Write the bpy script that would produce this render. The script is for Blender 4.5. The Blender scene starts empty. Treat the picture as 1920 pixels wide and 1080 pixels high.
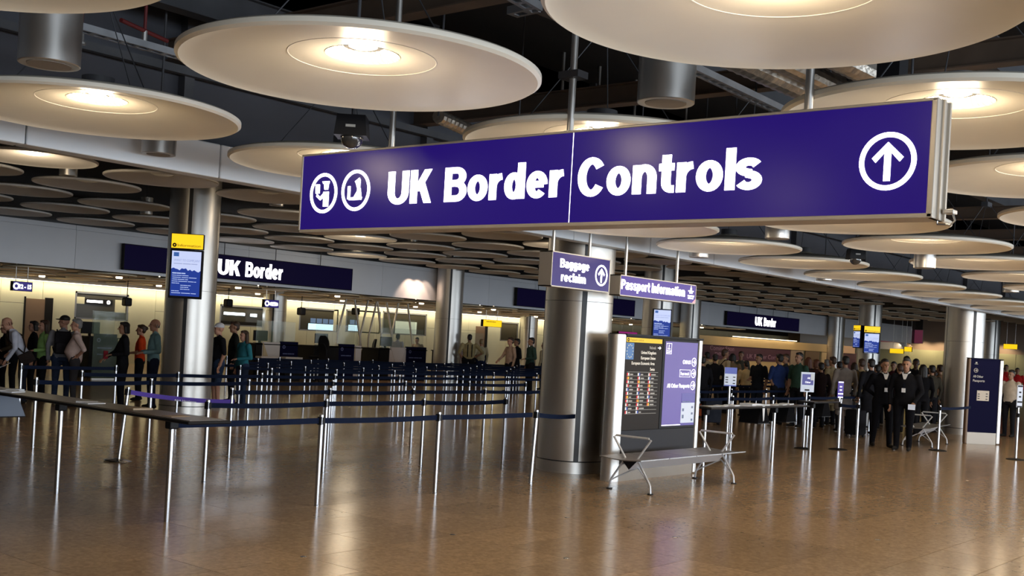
import bpy, bmesh, math, random
import numpy as np
from mathutils import Matrix, Vector

random.seed(7)
R = math.radians
PI = math.pi
scene = bpy.context.scene
COL = scene.collection

# ------------------------------------------------------------------ camera
# World: X runs along the hall (receding to the right), Y across it (receding to the left), Z up. Eye at 1.8 m.
EYE, FPX, ROLL, CY, TH = 1.8, 2111.36, 0.05644, 633.68, 0.686
CT, ST, CR, SR = math.cos(TH), math.sin(TH), math.cos(ROLL), math.sin(ROLL)
cam_d = bpy.data.cameras.new('camera')
cam = bpy.data.objects.new('camera', cam_d)
COL.objects.link(cam)
right, up, fwd = Vector((ST, -CT, 0)), Vector((0, 0, 1)), Vector((CT, ST, 0))
cx_ = CR * right + SR * up
cy_ = -SR * right + CR * up
cz_ = -fwd
M = Matrix((cx_, cy_, cz_)).transposed().to_4x4()
M.translation = (0, 0, EYE)
cam.matrix_world = M
cam_d.sensor_width = 36
cam_d.lens = FPX / 1920 * 36
cam_d.shift_y = (CY - 540) / 1920
cam_d.clip_end = 300
scene.camera = cam


def ray(px, py):
    dx, dy = px - 960, py - CY
    a = (CR * dx + SR * dy) / FPX
    b = (-SR * dx + CR * dy) / FPX
    return (a * ST + CT, -a * CT + ST, -b)


def pZ(px, py, z=0.0):
    r = ray(px, py); t = (z - EYE) / r[2]
    return (r[0] * t, r[1] * t, z)


def pY(px, py, Y):
    r = ray(px, py); t = Y / r[1]
    return (r[0] * t, Y, EYE + r[2] * t)


def pX(px, py, X):
    r = ray(px, py); t = X / r[0]
    return (X, r[1] * t, EYE + r[2] * t)


def pD(px, py, d):
    r = ray(px, py)
    return (r[0] * d, r[1] * d, EYE + r[2] * d)


# ------------------------------------------------------------------ world, light, exposure
world = bpy.data.worlds.new('world')
scene.world = world
world.use_nodes = True
world.node_tree.nodes['Background'].inputs[0].default_value = (0.55, 0.66, 0.85, 1)
world.node_tree.nodes['Background'].inputs[1].default_value = 0.6
vs = scene.view_settings
vs.view_transform = 'Standard'
vs.look = 'None'
vs.exposure = 0.0
vs.gamma = 1.0
vs.use_curve_mapping = False


def area(name, loc, rot, sx, sy, power, col):
    d = bpy.data.lights.new(name, 'AREA')
    d.shape = 'RECTANGLE'; d.size = sx; d.size_y = sy; d.energy = power; d.color = col
    o = bpy.data.objects.new(name, d); COL.objects.link(o)
    o.location = loc; o.rotation_euler = rot
    return o


def point(name, loc, power, col, radius=0.08):
    d = bpy.data.lights.new(name, 'POINT')
    d.energy = power; d.color = col; d.shadow_soft_size = radius
    o = bpy.data.objects.new(name, d); COL.objects.link(o); o.location = loc
    return o


def spot(name, loc, power, col, size=110, blend=0.6, radius=0.06, rot=(0, 0, 0)):
    d = bpy.data.lights.new(name, 'SPOT')
    d.energy = power; d.color = col; d.shadow_soft_size = radius; d.spot_size = R(size); d.spot_blend = blend
    o = bpy.data.objects.new(name, d); COL.objects.link(o); o.location = loc; o.rotation_euler = rot
    return o


DAY = (0.80, 0.90, 1.0)
WARM = (1.0, 0.80, 0.55)
# daylight entering through the glazed side of the hall (wall_front, behind the photographer)
for k in range(4):
    area('daylight_window', (2 + 19 * k, -10.6, 1.75), (R(-90), 0, PI), 18.0, 2.7, (1550, 1500, 1250, 800)[k], DAY)

# ------------------------------------------------------------------ materials
MATS = {}


def mat(name, col=(0.5, 0.5, 0.5), rough=0.5, metal=0.0, emit=None, strength=0.0, var=0.0, vscale=6.0, bump=0.0, bscale=60.0,
        alpha=1.0, trans=0.0, stretch=None, spec=0.5):
    if name in MATS:
        return MATS[name]
    m = bpy.data.materials.new(name)
    m.use_nodes = True
    nt = m.node_tree
    b = nt.nodes['Principled BSDF']
    b.inputs['Base Color'].default_value = (*col, 1)
    b.inputs['Roughness'].default_value = rough
    b.inputs['Metallic'].default_value = metal
    b.inputs['Specular IOR Level'].default_value = spec
    b.inputs['Alpha'].default_value = alpha
    b.inputs['Transmission Weight'].default_value = trans
    if emit:
        b.inputs['Emission Color'].default_value = (*emit, 1)
        b.inputs['Emission Strength'].default_value = strength
    if var > 0 or bump > 0:
        tc = nt.nodes.new('ShaderNodeTexCoord')
        src = tc.outputs['Object']
        if stretch:
            mp = nt.nodes.new('ShaderNodeMapping')
            mp.inputs['Scale'].default_value = stretch
            nt.links.new(src, mp.inputs[0]); src = mp.outputs[0]
    if var > 0:
        n = nt.nodes.new('ShaderNodeTexNoise'); n.inputs['Scale'].default_value = vscale
        n.inputs['Detail'].default_value = 4
        nt.links.new(src, n.inputs['Vector'])
        r = nt.nodes.new('ShaderNodeValToRGB')
        r.color_ramp.elements[0].position = 0.3; r.color_ramp.elements[1].position = 0.7
        r.color_ramp.elements[0].color = (*[c * (1 - var) for c in col], 1)
        r.color_ramp.elements[1].color = (*[min(1, c * (1 + var)) for c in col], 1)
        nt.links.new(n.outputs['Fac'], r.inputs[0]); nt.links.new(r.outputs[0], b.inputs['Base Color'])
    if bump > 0:
        n2 = nt.nodes.new('ShaderNodeTexNoise'); n2.inputs['Scale'].default_value = bscale
        nt.links.new(src, n2.inputs['Vector'])
        bp = nt.nodes.new('ShaderNodeBump'); bp.inputs['Strength'].default_value = bump; bp.inputs['Distance'].default_value = 0.01
        nt.links.new(n2.outputs['Fac'], bp.inputs['Height']); nt.links.new(bp.outputs[0], b.inputs['Normal'])
    MATS[name] = m
    return m


def floor_material():
    m = bpy.data.materials.new('terrazzo_tile'); m.use_nodes = True
    nt = m.node_tree; L = nt.links; b = nt.nodes['Principled BSDF']
    g = nt.nodes.new('ShaderNodeNewGeometry')
    # tone of each tile from its cell
    dv = nt.nodes.new('ShaderNodeVectorMath'); dv.operation = 'DIVIDE'; dv.inputs[1].default_value = (0.867, 0.631, 10)
    fl = nt.nodes.new('ShaderNodeVectorMath'); fl.operation = 'FLOOR'
    sb = nt.nodes.new('ShaderNodeVectorMath'); sb.operation = 'SUBTRACT'; sb.inputs[1].default_value = (5.846, 5.47, 0)
    wn = nt.nodes.new('ShaderNodeTexWhiteNoise')
    L.new(g.outputs['Position'], sb.inputs[0]); L.new(sb.outputs[0], dv.inputs[0]); L.new(dv.outputs[0], fl.inputs[0]); L.new(fl.outputs[0], wn.inputs['Vector'])
    vo = nt.nodes.new('ShaderNodeTexVoronoi'); vo.inputs['Scale'].default_value = 38
    L.new(g.outputs['Position'], vo.inputs['Vector'])
    no = nt.nodes.new('ShaderNodeTexNoise'); no.inputs['Scale'].default_value = 14; no.inputs['Detail'].default_value = 6
    L.new(g.outputs['Position'], no.inputs['Vector'])
    r1 = nt.nodes.new('ShaderNodeValToRGB')
    e = r1.color_ramp.elements
    e[0].position = 0.3; e[0].color = (0.315, 0.220, 0.135, 1); e[1].position = 0.7; e[1].color = (0.385, 0.275, 0.172, 1)
    L.new(no.outputs['Fac'], r1.inputs[0])
    r2 = nt.nodes.new('ShaderNodeValToRGB')
    e = r2.color_ramp.elements
    e[0].position = 0.0; e[0].color = (0.70, 0.66, 0.62, 1); e[1].position = 1.0; e[1].color = (1.25, 1.22, 1.18, 1)
    L.new(vo.outputs['Color'], r2.inputs[0])
    mx = nt.nodes.new('ShaderNodeMix'); mx.data_type = 'RGBA'; mx.blend_type = 'MULTIPLY'; mx.inputs[0].default_value = 0.6
    L.new(r1.outputs[0], mx.inputs[6]); L.new(r2.outputs[0], mx.inputs[7])
    mr = nt.nodes.new('ShaderNodeMapRange'); mr.inputs[3].default_value = 0.88; mr.inputs[4].default_value = 1.1
    L.new(wn.outputs['Value'], mr.inputs[0])
    m2 = nt.nodes.new('ShaderNodeMix'); m2.data_type = 'RGBA'; m2.blend_type = 'MULTIPLY'; m2.inputs[0].default_value = 1.0
    L.new(mx.outputs[2], m2.inputs[6]); L.new(mr.outputs[0], m2.inputs[7])
    L.new(m2.outputs[2], b.inputs['Base Color'])
    rr = nt.nodes.new('ShaderNodeMapRange'); rr.inputs[3].default_value = 0.15; rr.inputs[4].default_value = 0.22
    L.new(no.outputs['Fac'], rr.inputs[0]); L.new(rr.outputs[0], b.inputs['Roughness'])
    b.inputs['Specular IOR Level'].default_value = 0.28
    bn = nt.nodes.new('ShaderNodeTexNoise'); bn.inputs['Scale'].default_value = 2.2; bn.inputs['Detail'].default_value = 2
    L.new(g.outputs['Position'], bn.inputs['Vector'])
    bp = nt.nodes.new('ShaderNodeBump'); bp.inputs['Strength'].default_value = 0.05; bp.inputs['Distance'].default_value = 0.02
    L.new(bn.outputs['Fac'], bp.inputs['Height']); L.new(bp.outputs[0], b.inputs['Normal'])
    return m


M_TILE = floor_material()
M_GROUT = mat('grout', (0.07, 0.05, 0.035), 0.7)
M_DISH = mat('dish_white', (0.83, 0.78, 0.665), 0.42, var=0.03, vscale=2.0)
M_DISHF = mat('dish_grey', (0.86, 0.82, 0.76), 0.5, var=0.04, vscale=2.0)
M_DISHT = mat('dish_tan', (0.88, 0.75, 0.57), 0.5, var=0.04, vscale=2.0)
M_RING = mat('ring_pale', (0.86, 0.83, 0.76), 0.35)
M_REFL = mat('lamp_reflector', (0.9, 0.85, 0.72), 0.2, 0.6)
M_LAMP = mat('lamp_lit', (1, 1, 1), 0.5, emit=(1.0, 0.86, 0.62), strength=14)
M_LAMPD = mat('lamp_dim', (0.8, 0.75, 0.65), 0.4, emit=(1.0, 0.8, 0.5), strength=0.04)
M_DOWN = mat('downlight_lit', (1, 1, 1), 0.5, emit=(1.0, 0.82, 0.55), strength=9)
M_BEAM = mat('white_panel', (0.82, 0.85, 0.88), 0.45, bump=0.02, bscale=3)
M_FASCIA = mat('fascia_panel', (0.78, 0.80, 0.84), 0.55, var=0.04, vscale=0.6)
M_PLENUM = mat('plenum_dark', (0.035, 0.035, 0.042), 0.8, var=0.2, vscale=1.5)
M_BULK = mat('bulkhead_slate', (0.062, 0.064, 0.078), 0.7, var=0.12, vscale=1.0)
M_BLACKC = mat('ceiling_black', (0.012, 0.011, 0.011), 0.85)
M_STEELB = mat('beam_steel', (0.06, 0.062, 0.07), 0.55, var=0.2, vscale=3)
M_RUST = mat('beam_bronze', (0.10, 0.07, 0.05), 0.6, var=0.2, vscale=3)
M_GALV = mat('galvanised', (0.42, 0.43, 0.45), 0.38, 0.9, var=0.15, vscale=5)
M_FOIL = mat('duct_foil', (0.52, 0.48, 0.42), 0.32, 0.9, var=0.3, vscale=7, bump=0.5, bscale=25)
M_COLUMN = mat('brushed_aluminium', (0.62, 0.595, 0.555), 0.38, 0.95, bump=0.03, bscale=30, stretch=(1, 1, 14))
M_SEAM = mat('seam_black', (0.015, 0.016, 0.02), 0.4)
M_STEEL = mat('polished_steel', (0.50, 0.50, 0.52), 0.20, 1.0)
M_ALU = mat('satin_aluminium', (0.62, 0.60, 0.57), 0.36, 0.9)
M_CHAMP = mat('sign_frame', (0.55, 0.50, 0.43), 0.42, 0.45)
M_BLACK = mat('black_plastic', (0.010, 0.010, 0.012), 0.5, spec=0.2)
M_BELT = mat('belt_navy', (0.007, 0.013, 0.036), 0.8, bump=0.1, bscale=300, spec=0.08)
M_BELTP = mat('belt_purple', (0.085, 0.035, 0.42), 0.6)
M_SIGN = mat('sign_face_blue', (0.006, 0.003, 0.04), 0.25, spec=0.25, emit=(0.032, 0.010, 0.29), strength=0.48, var=0.1, vscale=0.8)
M_SIGN2 = mat('sign_face_violet', (0.03, 0.014, 0.12), 0.3, spec=0.25, emit=(0.09, 0.045, 0.40), strength=0.55)
M_SIGND = mat('sign_face_navy', (0.004, 0.003, 0.014), 0.5, spec=0.04, emit=(0.012, 0.008, 0.06), strength=0.2)
M_WHITE_E = mat('letter_white_lit', (1, 1, 1), 0.4, emit=(1.0, 0.98, 1.0), strength=4.0)
M_WHITE_S = mat('letter_white_soft', (0.9, 0.9, 0.92), 0.5, emit=(1.0, 0.98, 1.0), strength=1.1)
M_YEL_E = mat('yellow_lit', (0.9, 0.6, 0.02), 0.4, emit=(1.0, 0.62, 0.01), strength=1.0)
M_YEL = mat('yellow_print', (0.75, 0.50, 0.02), 0.5, emit=(0.8, 0.5, 0.01), strength=0.35)
M_OCHRE = mat('ochre_print', (0.45, 0.30, 0.01), 0.5)
M_SCR_T = mat('screen_pale', (0.3, 0.33, 0.5), 0.3, spec=0.1, emit=(0.62, 0.70, 1.0), strength=0.85)
M_SCR_B = mat('screen_blue', (0.01, 0.02, 0.12), 0.3, spec=0.1, emit=(0.022, 0.055, 0.34), strength=0.8)
M_SCR_TX = mat('screen_text', (0.6, 0.7, 0.95), 0.4, emit=(0.5, 0.6, 0.95), strength=0.75)
M_SCR_GR = mat('screen_grey_text', (0.3, 0.35, 0.5), 0.4, emit=(0.36, 0.42, 0.68), strength=0.6)
M_KBLACK = mat('kiosk_board', (0.020, 0.014, 0.010), 0.5, spec=0.15)
M_KGREY = mat('kiosk_charcoal', (0.040, 0.042, 0.050), 0.6, spec=0.2)
M_KPURP = mat('kiosk_purple', (0.10, 0.075, 0.26), 0.35, spec=0.2, emit=(0.22, 0.17, 0.46), strength=0.42, var=0.05, vscale=1)
M_KDPURP = mat('kiosk_deep_purple', (0.03, 0.015, 0.16), 0.3, emit=(0.05, 0.02, 0.25), strength=0.6)
M_PAPER = mat('paper_white', (0.80, 0.82, 0.86), 0.6)
M_PAPERL = mat('paper_glow', (0.62, 0.68, 0.78), 0.6, emit=(0.75, 0.82, 1.0), strength=0.22)  # brightness put into the paper as a faint glow, no lamp behind
M_TEXTG = mat('print_grey', (0.55, 0.52, 0.48), 0.6)
M_EU = mat('flag_blue', (0.03, 0.12, 0.32), 0.4, emit=(0.03, 0.12, 0.32), strength=0.3)
M_WALLC = mat('back_wall_cream', (0.62, 0.60, 0.43), 0.55, var=0.05, vscale=0.8)
M_WALLG = mat('glass_wall_green', (0.42, 0.45, 0.30), 0.35, var=0.05, vscale=0.5)
M_BROWN = mat('door_brown', (0.20, 0.125, 0.075), 0.5)
M_MUSH = mat('mushroom_panel', (0.36, 0.28, 0.22), 0.5)
M_GLASS = mat('window_glass_dark', (0.055, 0.050, 0.036), 0.15, spec=0.2)
M_GLASSG = mat('screen_glass', (0.45, 0.6, 0.42), 0.05, alpha=0.13)
M_SKYWIN = mat('daylit_opening', (0.5, 0.7, 0.8), 0.5, emit=(0.55, 0.85, 1.0), strength=1.1)
M_TUBE = mat('strip_light_cool', (1, 1, 1), 0.5, emit=(0.75, 0.88, 1.0), strength=7)
M_COVE = mat('cove_light', (1, 1, 1), 0.5, emit=(1.0, 0.84, 0.56), strength=3.5)
M_NAVYP = mat('desk_navy', (0.006, 0.006, 0.032), 0.7, spec=0.06)
M_DESKW = mat('desk_white', (0.70, 0.64, 0.60), 0.5)
M_DESKC = mat('desk_cream', (0.60, 0.46, 0.26), 0.5)
M_DARK = mat('dark_laminate', (0.012, 0.011, 0.011), 0.6, spec=0.15)
M_BRONZE = mat('bronze_counter', (0.36, 0.24, 0.11), 0.35, 0.6)
M_PLUM = mat('hoarding_plum', (0.060, 0.014, 0.045), 0.55)
M_PLUMTX = mat('hoarding_letter', (0.30, 0.18, 0.26), 0.6)
M_CREAMB = mat('cream_band', (0.62, 0.45, 0.22), 0.5, var=0.05, vscale=0.5)
M_PINKB = mat('pink_beige_panel', (0.62, 0.42, 0.30), 0.5)
M_MAROON = mat('maroon_sign', (0.12, 0.03, 0.06), 0.4, emit=(0.16, 0.03, 0.06), strength=0.5)
M_MAGENTA = mat('magenta_sign', (0.3, 0.02, 0.2), 0.4, emit=(0.35, 0.02, 0.22), strength=0.6)
M_TRAY = mat('tray_top', (0.09, 0.065, 0.045), 0.3)
M_BINB = mat('bin_black', (0.008, 0.008, 0.009), 0.95, spec=0.0)
M_BIN_LIT = mat('bin_black_lit', (0.10, 0.13, 0.19), 0.4)  # light on a black bin, put into its colour as blue grey
M_BSILV = mat('silver_paint', (0.66, 0.67, 0.70), 0.35, 0.35)
M_SEAT = mat('perforated_seat', (0.42, 0.41, 0.40), 0.35, 0.85, bump=0.2, bscale=400)
M_SKINS = [mat('skin_fair', (0.52, 0.27, 0.18), 0.55), mat('skin_tan', (0.33, 0.17, 0.10), 0.55), mat('skin_dark', (0.10, 0.05, 0.03), 0.5)]
M_EYE = mat('eye_dark', (0.01, 0.01, 0.01), 0.2)
M_LIP = mat('lip', (0.25, 0.08, 0.07), 0.5)
M_MULL = mat('mullion_grey', (0.25, 0.25, 0.26), 0.4, 0.5)
M_REDP = mat('pipe_red', (0.13, 0.012, 0.012), 0.6)


def cloth(col):
    return mat('cloth_%d_%d_%d' % tuple(int(c * 255) for c in col), col, 0.9, var=0.14, vscale=9, bump=0.1, bscale=200, spec=0.08)


# ------------------------------------------------------------------ mesh builder
class MB:
    def __init__(s):
        s.v = []; s.f = []; s.mi = []; s.cur = 0

    def add(s, vs_, fs_):
        o = len(s.v); s.v += [tuple(p) for p in vs_]; s.f += [tuple(i + o for i in f) for f in fs_]; s.mi += [s.cur] * len(fs_)
        return s

    def box(s, x0, x1, y0, y1, z0, z1, bev=0.0):
        if bev > 0:
            b = min(bev, (x1 - x0) / 2.01, (y1 - y0) / 2.01, (z1 - z0) / 2.01)
            bm = bmesh.new()
            bmesh.ops.create_cube(bm, size=1)
            bmesh.ops.scale(bm, vec=(x1 - x0, y1 - y0, z1 - z0), verts=bm.verts)
            bmesh.ops.translate(bm, vec=((x0 + x1) / 2, (y0 + y1) / 2, (z0 + z1) / 2), verts=bm.verts)
            bmesh.ops.bevel(bm, geom=bm.edges[:], offset=b, segments=2, affect='EDGES', profile=0.5)
            s.frombm(bm); bm.free()
            return s
        v = [(x0, y0, z0), (x1, y0, z0), (x1, y1, z0), (x0, y1, z0), (x0, y0, z1), (x1, y0, z1), (x1, y1, z1), (x0, y1, z1)]
        return s.add(v, [(0, 3, 2, 1), (4, 5, 6, 7), (0, 1, 5, 4), (1, 2, 6, 5), (2, 3, 7, 6), (3, 0, 4, 7)])

    def frombm(s, bm):
        bm.verts.index_update()
        s.add([v.co[:] for v in bm.verts], [[v.index for v in f.verts] for f in bm.faces])

    def prism(s, poly, y0, y1, holes=False):
        """polygon in x-z, extruded from y0 (front) to y1"""
        n = len(poly)
        v = [(x, y0, z) for x, z in poly] + [(x, y1, z) for x, z in poly]
        f = [tuple(range(n)), tuple(range(2 * n - 1, n - 1, -1))] + [(i, i + n, (i + 1) % n + n, (i + 1) % n) for i in range(n)]
        return s.add(v, f)

    def prismz(s, poly, z0, z1):
        n = len(poly)
        v = [(x, y, z0) for x, y in poly] + [(x, y, z1) for x, y in poly]
        f = [tuple(range(n - 1, -1, -1)), tuple(range(n, 2 * n))] + [(i, (i + 1) % n, (i + 1) % n + n, i + n) for i in range(n)]
        return s.add(v, f)

    def ringp(s, cx, cz, ro, ri, y0, y1, n=40):
        v = []; f = []
        for i in range(n):
            a = 2 * PI * i / n; c, q = math.cos(a), math.sin(a)
            v += [(cx + ro * c, y0, cz + ro * q), (cx + ri * c, y0, cz + ri * q), (cx + ro * c, y1, cz + ro * q), (cx + ri * c, y1, cz + ri * q)]
        for i in range(n):
            a, b = 4 * i, 4 * ((i + 1) % n)
            f += [(a, b, b + 1, a + 1), (a + 2, a + 3, b + 3, b + 2), (a, a + 2, b + 2, b), (a + 1, b + 1, b + 3, a + 3)]
        return s.add(v, f)

    def lathe(s, prof, n=32, cx=0, cy=0, close=False):
        v = []; f = []; m = len(prof)
        for i in range(n):
            a = 2 * PI * i / n; c, q = math.cos(a), math.sin(a)
            v += [(cx + r * c, cy + r * q, z) for r, z in prof]
        for i in range(n):
            a, b = m * i, m * ((i + 1) % n)
            for k in range(m if close else m - 1):
                k2 = (k + 1) % m
                f.append((a + k, b + k, b + k2, a + k2))
        if not close:
            for k in (0, m - 1):
                if prof[k][0] > 1e-6:
                    ids = [m * i + k for i in range(n)]
                    f.append(tuple(ids if k else ids[::-1]))
        return s.add(v, f)

    def cyl(s, x, y, z0, z1, r, n=16, r1=None):
        return s.lathe([(r, z0), (r if r1 is None else r1, z1)], n, x, y)

    def tube(s, pts, r, n=8, closed=False):
        P = [Vector(p) for p in pts]; rings = []; m = len(P)
        rr = r if isinstance(r, (list, tuple)) else [r] * m
        ref = None
        for i in range(m):
            a = P[(i - 1) % m] if (i > 0 or closed) else P[i]
            b = P[(i + 1) % m] if (i < m - 1 or closed) else P[i]
            t = (b - a).normalized()
            if ref is None:
                ref = Vector((0, 0, 1)) if abs(t.z) < 0.9 else Vector((1, 0, 0))
            u = (ref - t * ref.dot(t))
            u = u.normalized() if u.length > 1e-5 else t.orthogonal().normalized()
            ref = u; w = t.cross(u)
            rings.append([P[i] + (u * math.cos(2 * PI * k / n) + w * math.sin(2 * PI * k / n)) * rr[i] for k in range(n)])
        v = [q[:] for g in rings for q in g]; f = []
        for i in range(m if closed else m - 1):
            for k in range(n):
                a, b = i * n, ((i + 1) % m) * n
                f.append((a + k, a + (k + 1) % n, b + (k + 1) % n, b + k))
        if not closed:
            f.append(tuple(range(n - 1, -1, -1))); f.append(tuple((m - 1) * n + k for k in range(n)))
        return s.add(v, f)

    def ball(s, c, r, n=12, m=7, sc=(1, 1, 1)):
        v = [(c[0], c[1], c[2] - r * sc[2])]; f = []
        for j in range(1, m):
            ph = -PI / 2 + PI * j / m
            for i in range(n):
                a = 2 * PI * i / n
                v.append((c[0] + r * sc[0] * math.cos(ph) * math.cos(a), c[1] + r * sc[1] * math.cos(ph) * math.sin(a), c[2] + r * sc[2] * math.sin(ph)))
        v.append((c[0], c[1], c[2] + r * sc[2])); T = len(v) - 1
        for i in range(n):
            f.append((0, 1 + (i + 1) % n, 1 + i)); f.append((T, T - n + i, T - n + (i + 1) % n))
        for j in range(m - 2):
            for i in range(n):
                a = 1 + j * n; b = a + n
                f.append((a + i, a + (i + 1) % n, b + (i + 1) % n, b + i))
        return s.add(v, f)

    def capsule(s, p0, r0, p1, r1, n=10):
        p0, p1 = Vector(p0), Vector(p1); t = (p1 - p0)
        t = t.normalized() if t.length > 1e-6 else Vector((0, 0, 1))
        pts = []; rr = []
        for k in (0.15, 0.55, 0.85):
            pts.append(p0 - t * r0 * math.sqrt(max(0, 1 - k * k))); rr.append(r0 * k)
        pts.append(p0); rr.append(r0); pts.append(p1); rr.append(r1)
        for k in (0.85, 0.55, 0.15):
            pts.append(p1 + t * r1 * math.sqrt(max(0, 1 - k * k))); rr.append(r1 * k)
        return s.tube(pts, rr, n)

    def xf(s, Mx):
        s.v = [(Mx @ Vector(p))[:] for p in s.v]; return s

    def mesh(s, name):
        me = bpy.data.meshes.new(name)
        me.from_pydata(s.v, [], s.f)
        if any(s.mi):
            me.polygons.foreach_set('material_index', s.mi)
        me.update()
        return me

    def build(s, name, material, parent=None, smooth=False, loc=None, rot=None):
        me = s.mesh(name)
        for m in (material if isinstance(material, (list, tuple)) else [material]):
            me.materials.append(m)
        return link(name, me, parent, smooth, loc, rot)


def link(name, me, parent=None, smooth=False, loc=None, rot=None):
    if smooth:
        me.polygons.foreach_set('use_smooth', [True] * len(me.polygons))
        try:
            me.set_sharp_from_angle(angle=R(40))
        except Exception:
            pass
    o = bpy.data.objects.new(name, me)
    COL.objects.link(o)
    o.parent = parent
    if loc is not None:
        o.location = loc
    if rot is not None:
        o.rotation_euler = rot
    return o


def tag(o, label=None, cat=None, group=None, kind=None):
    if label: o['label'] = label
    if cat: o['category'] = cat
    if group: o['group'] = group
    if kind: o['kind'] = kind
    return o


def thing(name, label, cat, loc=(0, 0, 0), rotz=0.0, group=None):
    o = bpy.data.objects.new(name, None)
    o.empty_display_size = 0.1
    COL.objects.link(o); o.location = loc; o.rotation_euler = (0, 0, rotz)
    return tag(o, label, cat, group)


def dup(root, loc, rotz=None, label=None, group=None, skip=()):
    r = root.copy(); COL.objects.link(r); r.location = loc
    if rotz is not None: r.rotation_euler = (0, 0, rotz)
    if label: r['label'] = label
    if group: r['group'] = group
    for ch in list(root.children):
        if ch.name.split('.')[0] in skip: continue
        c = ch.copy(); COL.objects.link(c); c.parent = r
        for g in ch.children:
            d = g.copy(); COL.objects.link(d); d.parent = c
    return r


def text_mb(body, x0, x1, zbase, cap, y=-0.001, depth=0.004, bold=0.02, align='fit', spacing=1.0):
    """letters laid on a sign: x0..x1 wide, cap height cap, standing on zbase, front at y - depth"""
    cu = bpy.data.curves.new('t', 'FONT'); cu.body = body; cu.size = 1.0; cu.offset = bold * 0.4; cu.resolution_u = 3
    cu.space_character = spacing
    ob = bpy.data.objects.new('t', cu); COL.objects.link(ob)
    dg = bpy.context.evaluated_depsgraph_get()
    me = bpy.data.meshes.new_from_object(ob.evaluated_get(dg))
    vv = [v.co[:] for v in me.vertices]; ff = [tuple(p.vertices) for p in me.polygons]
    bpy.data.objects.remove(ob); bpy.data.curves.remove(cu); bpy.data.meshes.remove(me)
    xs = [p[0] for p in vv]; a, b = min(xs), max(xs)
    sz = cap / 0.73
    sx = (x1 - x0) / (b - a) if align == 'fit' else sz
    off = x0 - a * sx
    m = MB()
    n = len(vv)
    sh = bold * 0.55 * sz
    cnt = {}
    for f in ff:
        for i in range(len(f)):
            e = (f[i], f[(i + 1) % len(f)]); cnt[e] = 1
    fs = list(ff)
    for (i, j) in cnt:
        if (j, i) not in cnt:
            fs.append((j, i, i + n, j + n))
    for k, (dx_, dz_) in enumerate(((0, 0),) if bold < 0.015 else ((-sh, 0), (sh, 0), (0, sh * 0.6), (0, -sh * 0.6), (0, 0))):
        dd = depth + 0.00002 * k
        m.add([(off + p[0] * sx + dx_, y - dd, zbase + p[1] * sz + dz_) for p in vv] + [(off + p[0] * sx + dx_, y, zbase + p[1] * sz + dz_) for p in vv], fs)
    return m


# ---- bold grotesque lettering for the lit signs, drawn as broad pen strokes (unit: cap height)
WXS, WYS = 0.245, 0.182
HX, HYS = WXS / 2, WYS / 2
XH = 0.73


def _arc(cx, cy, rx, ry, a0, a1, n=14):
    return [(cx + rx * math.cos(R(a0 + (a1 - a0) * i / n)), cy + ry * math.sin(R(a0 + (a1 - a0) * i / n))) for i in range(n + 1)]


def _ell(cx, w, n=26):
    return _arc(cx, XH / 2, w, XH / 2 + 0.012 - HYS, 0, 360, n)


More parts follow.
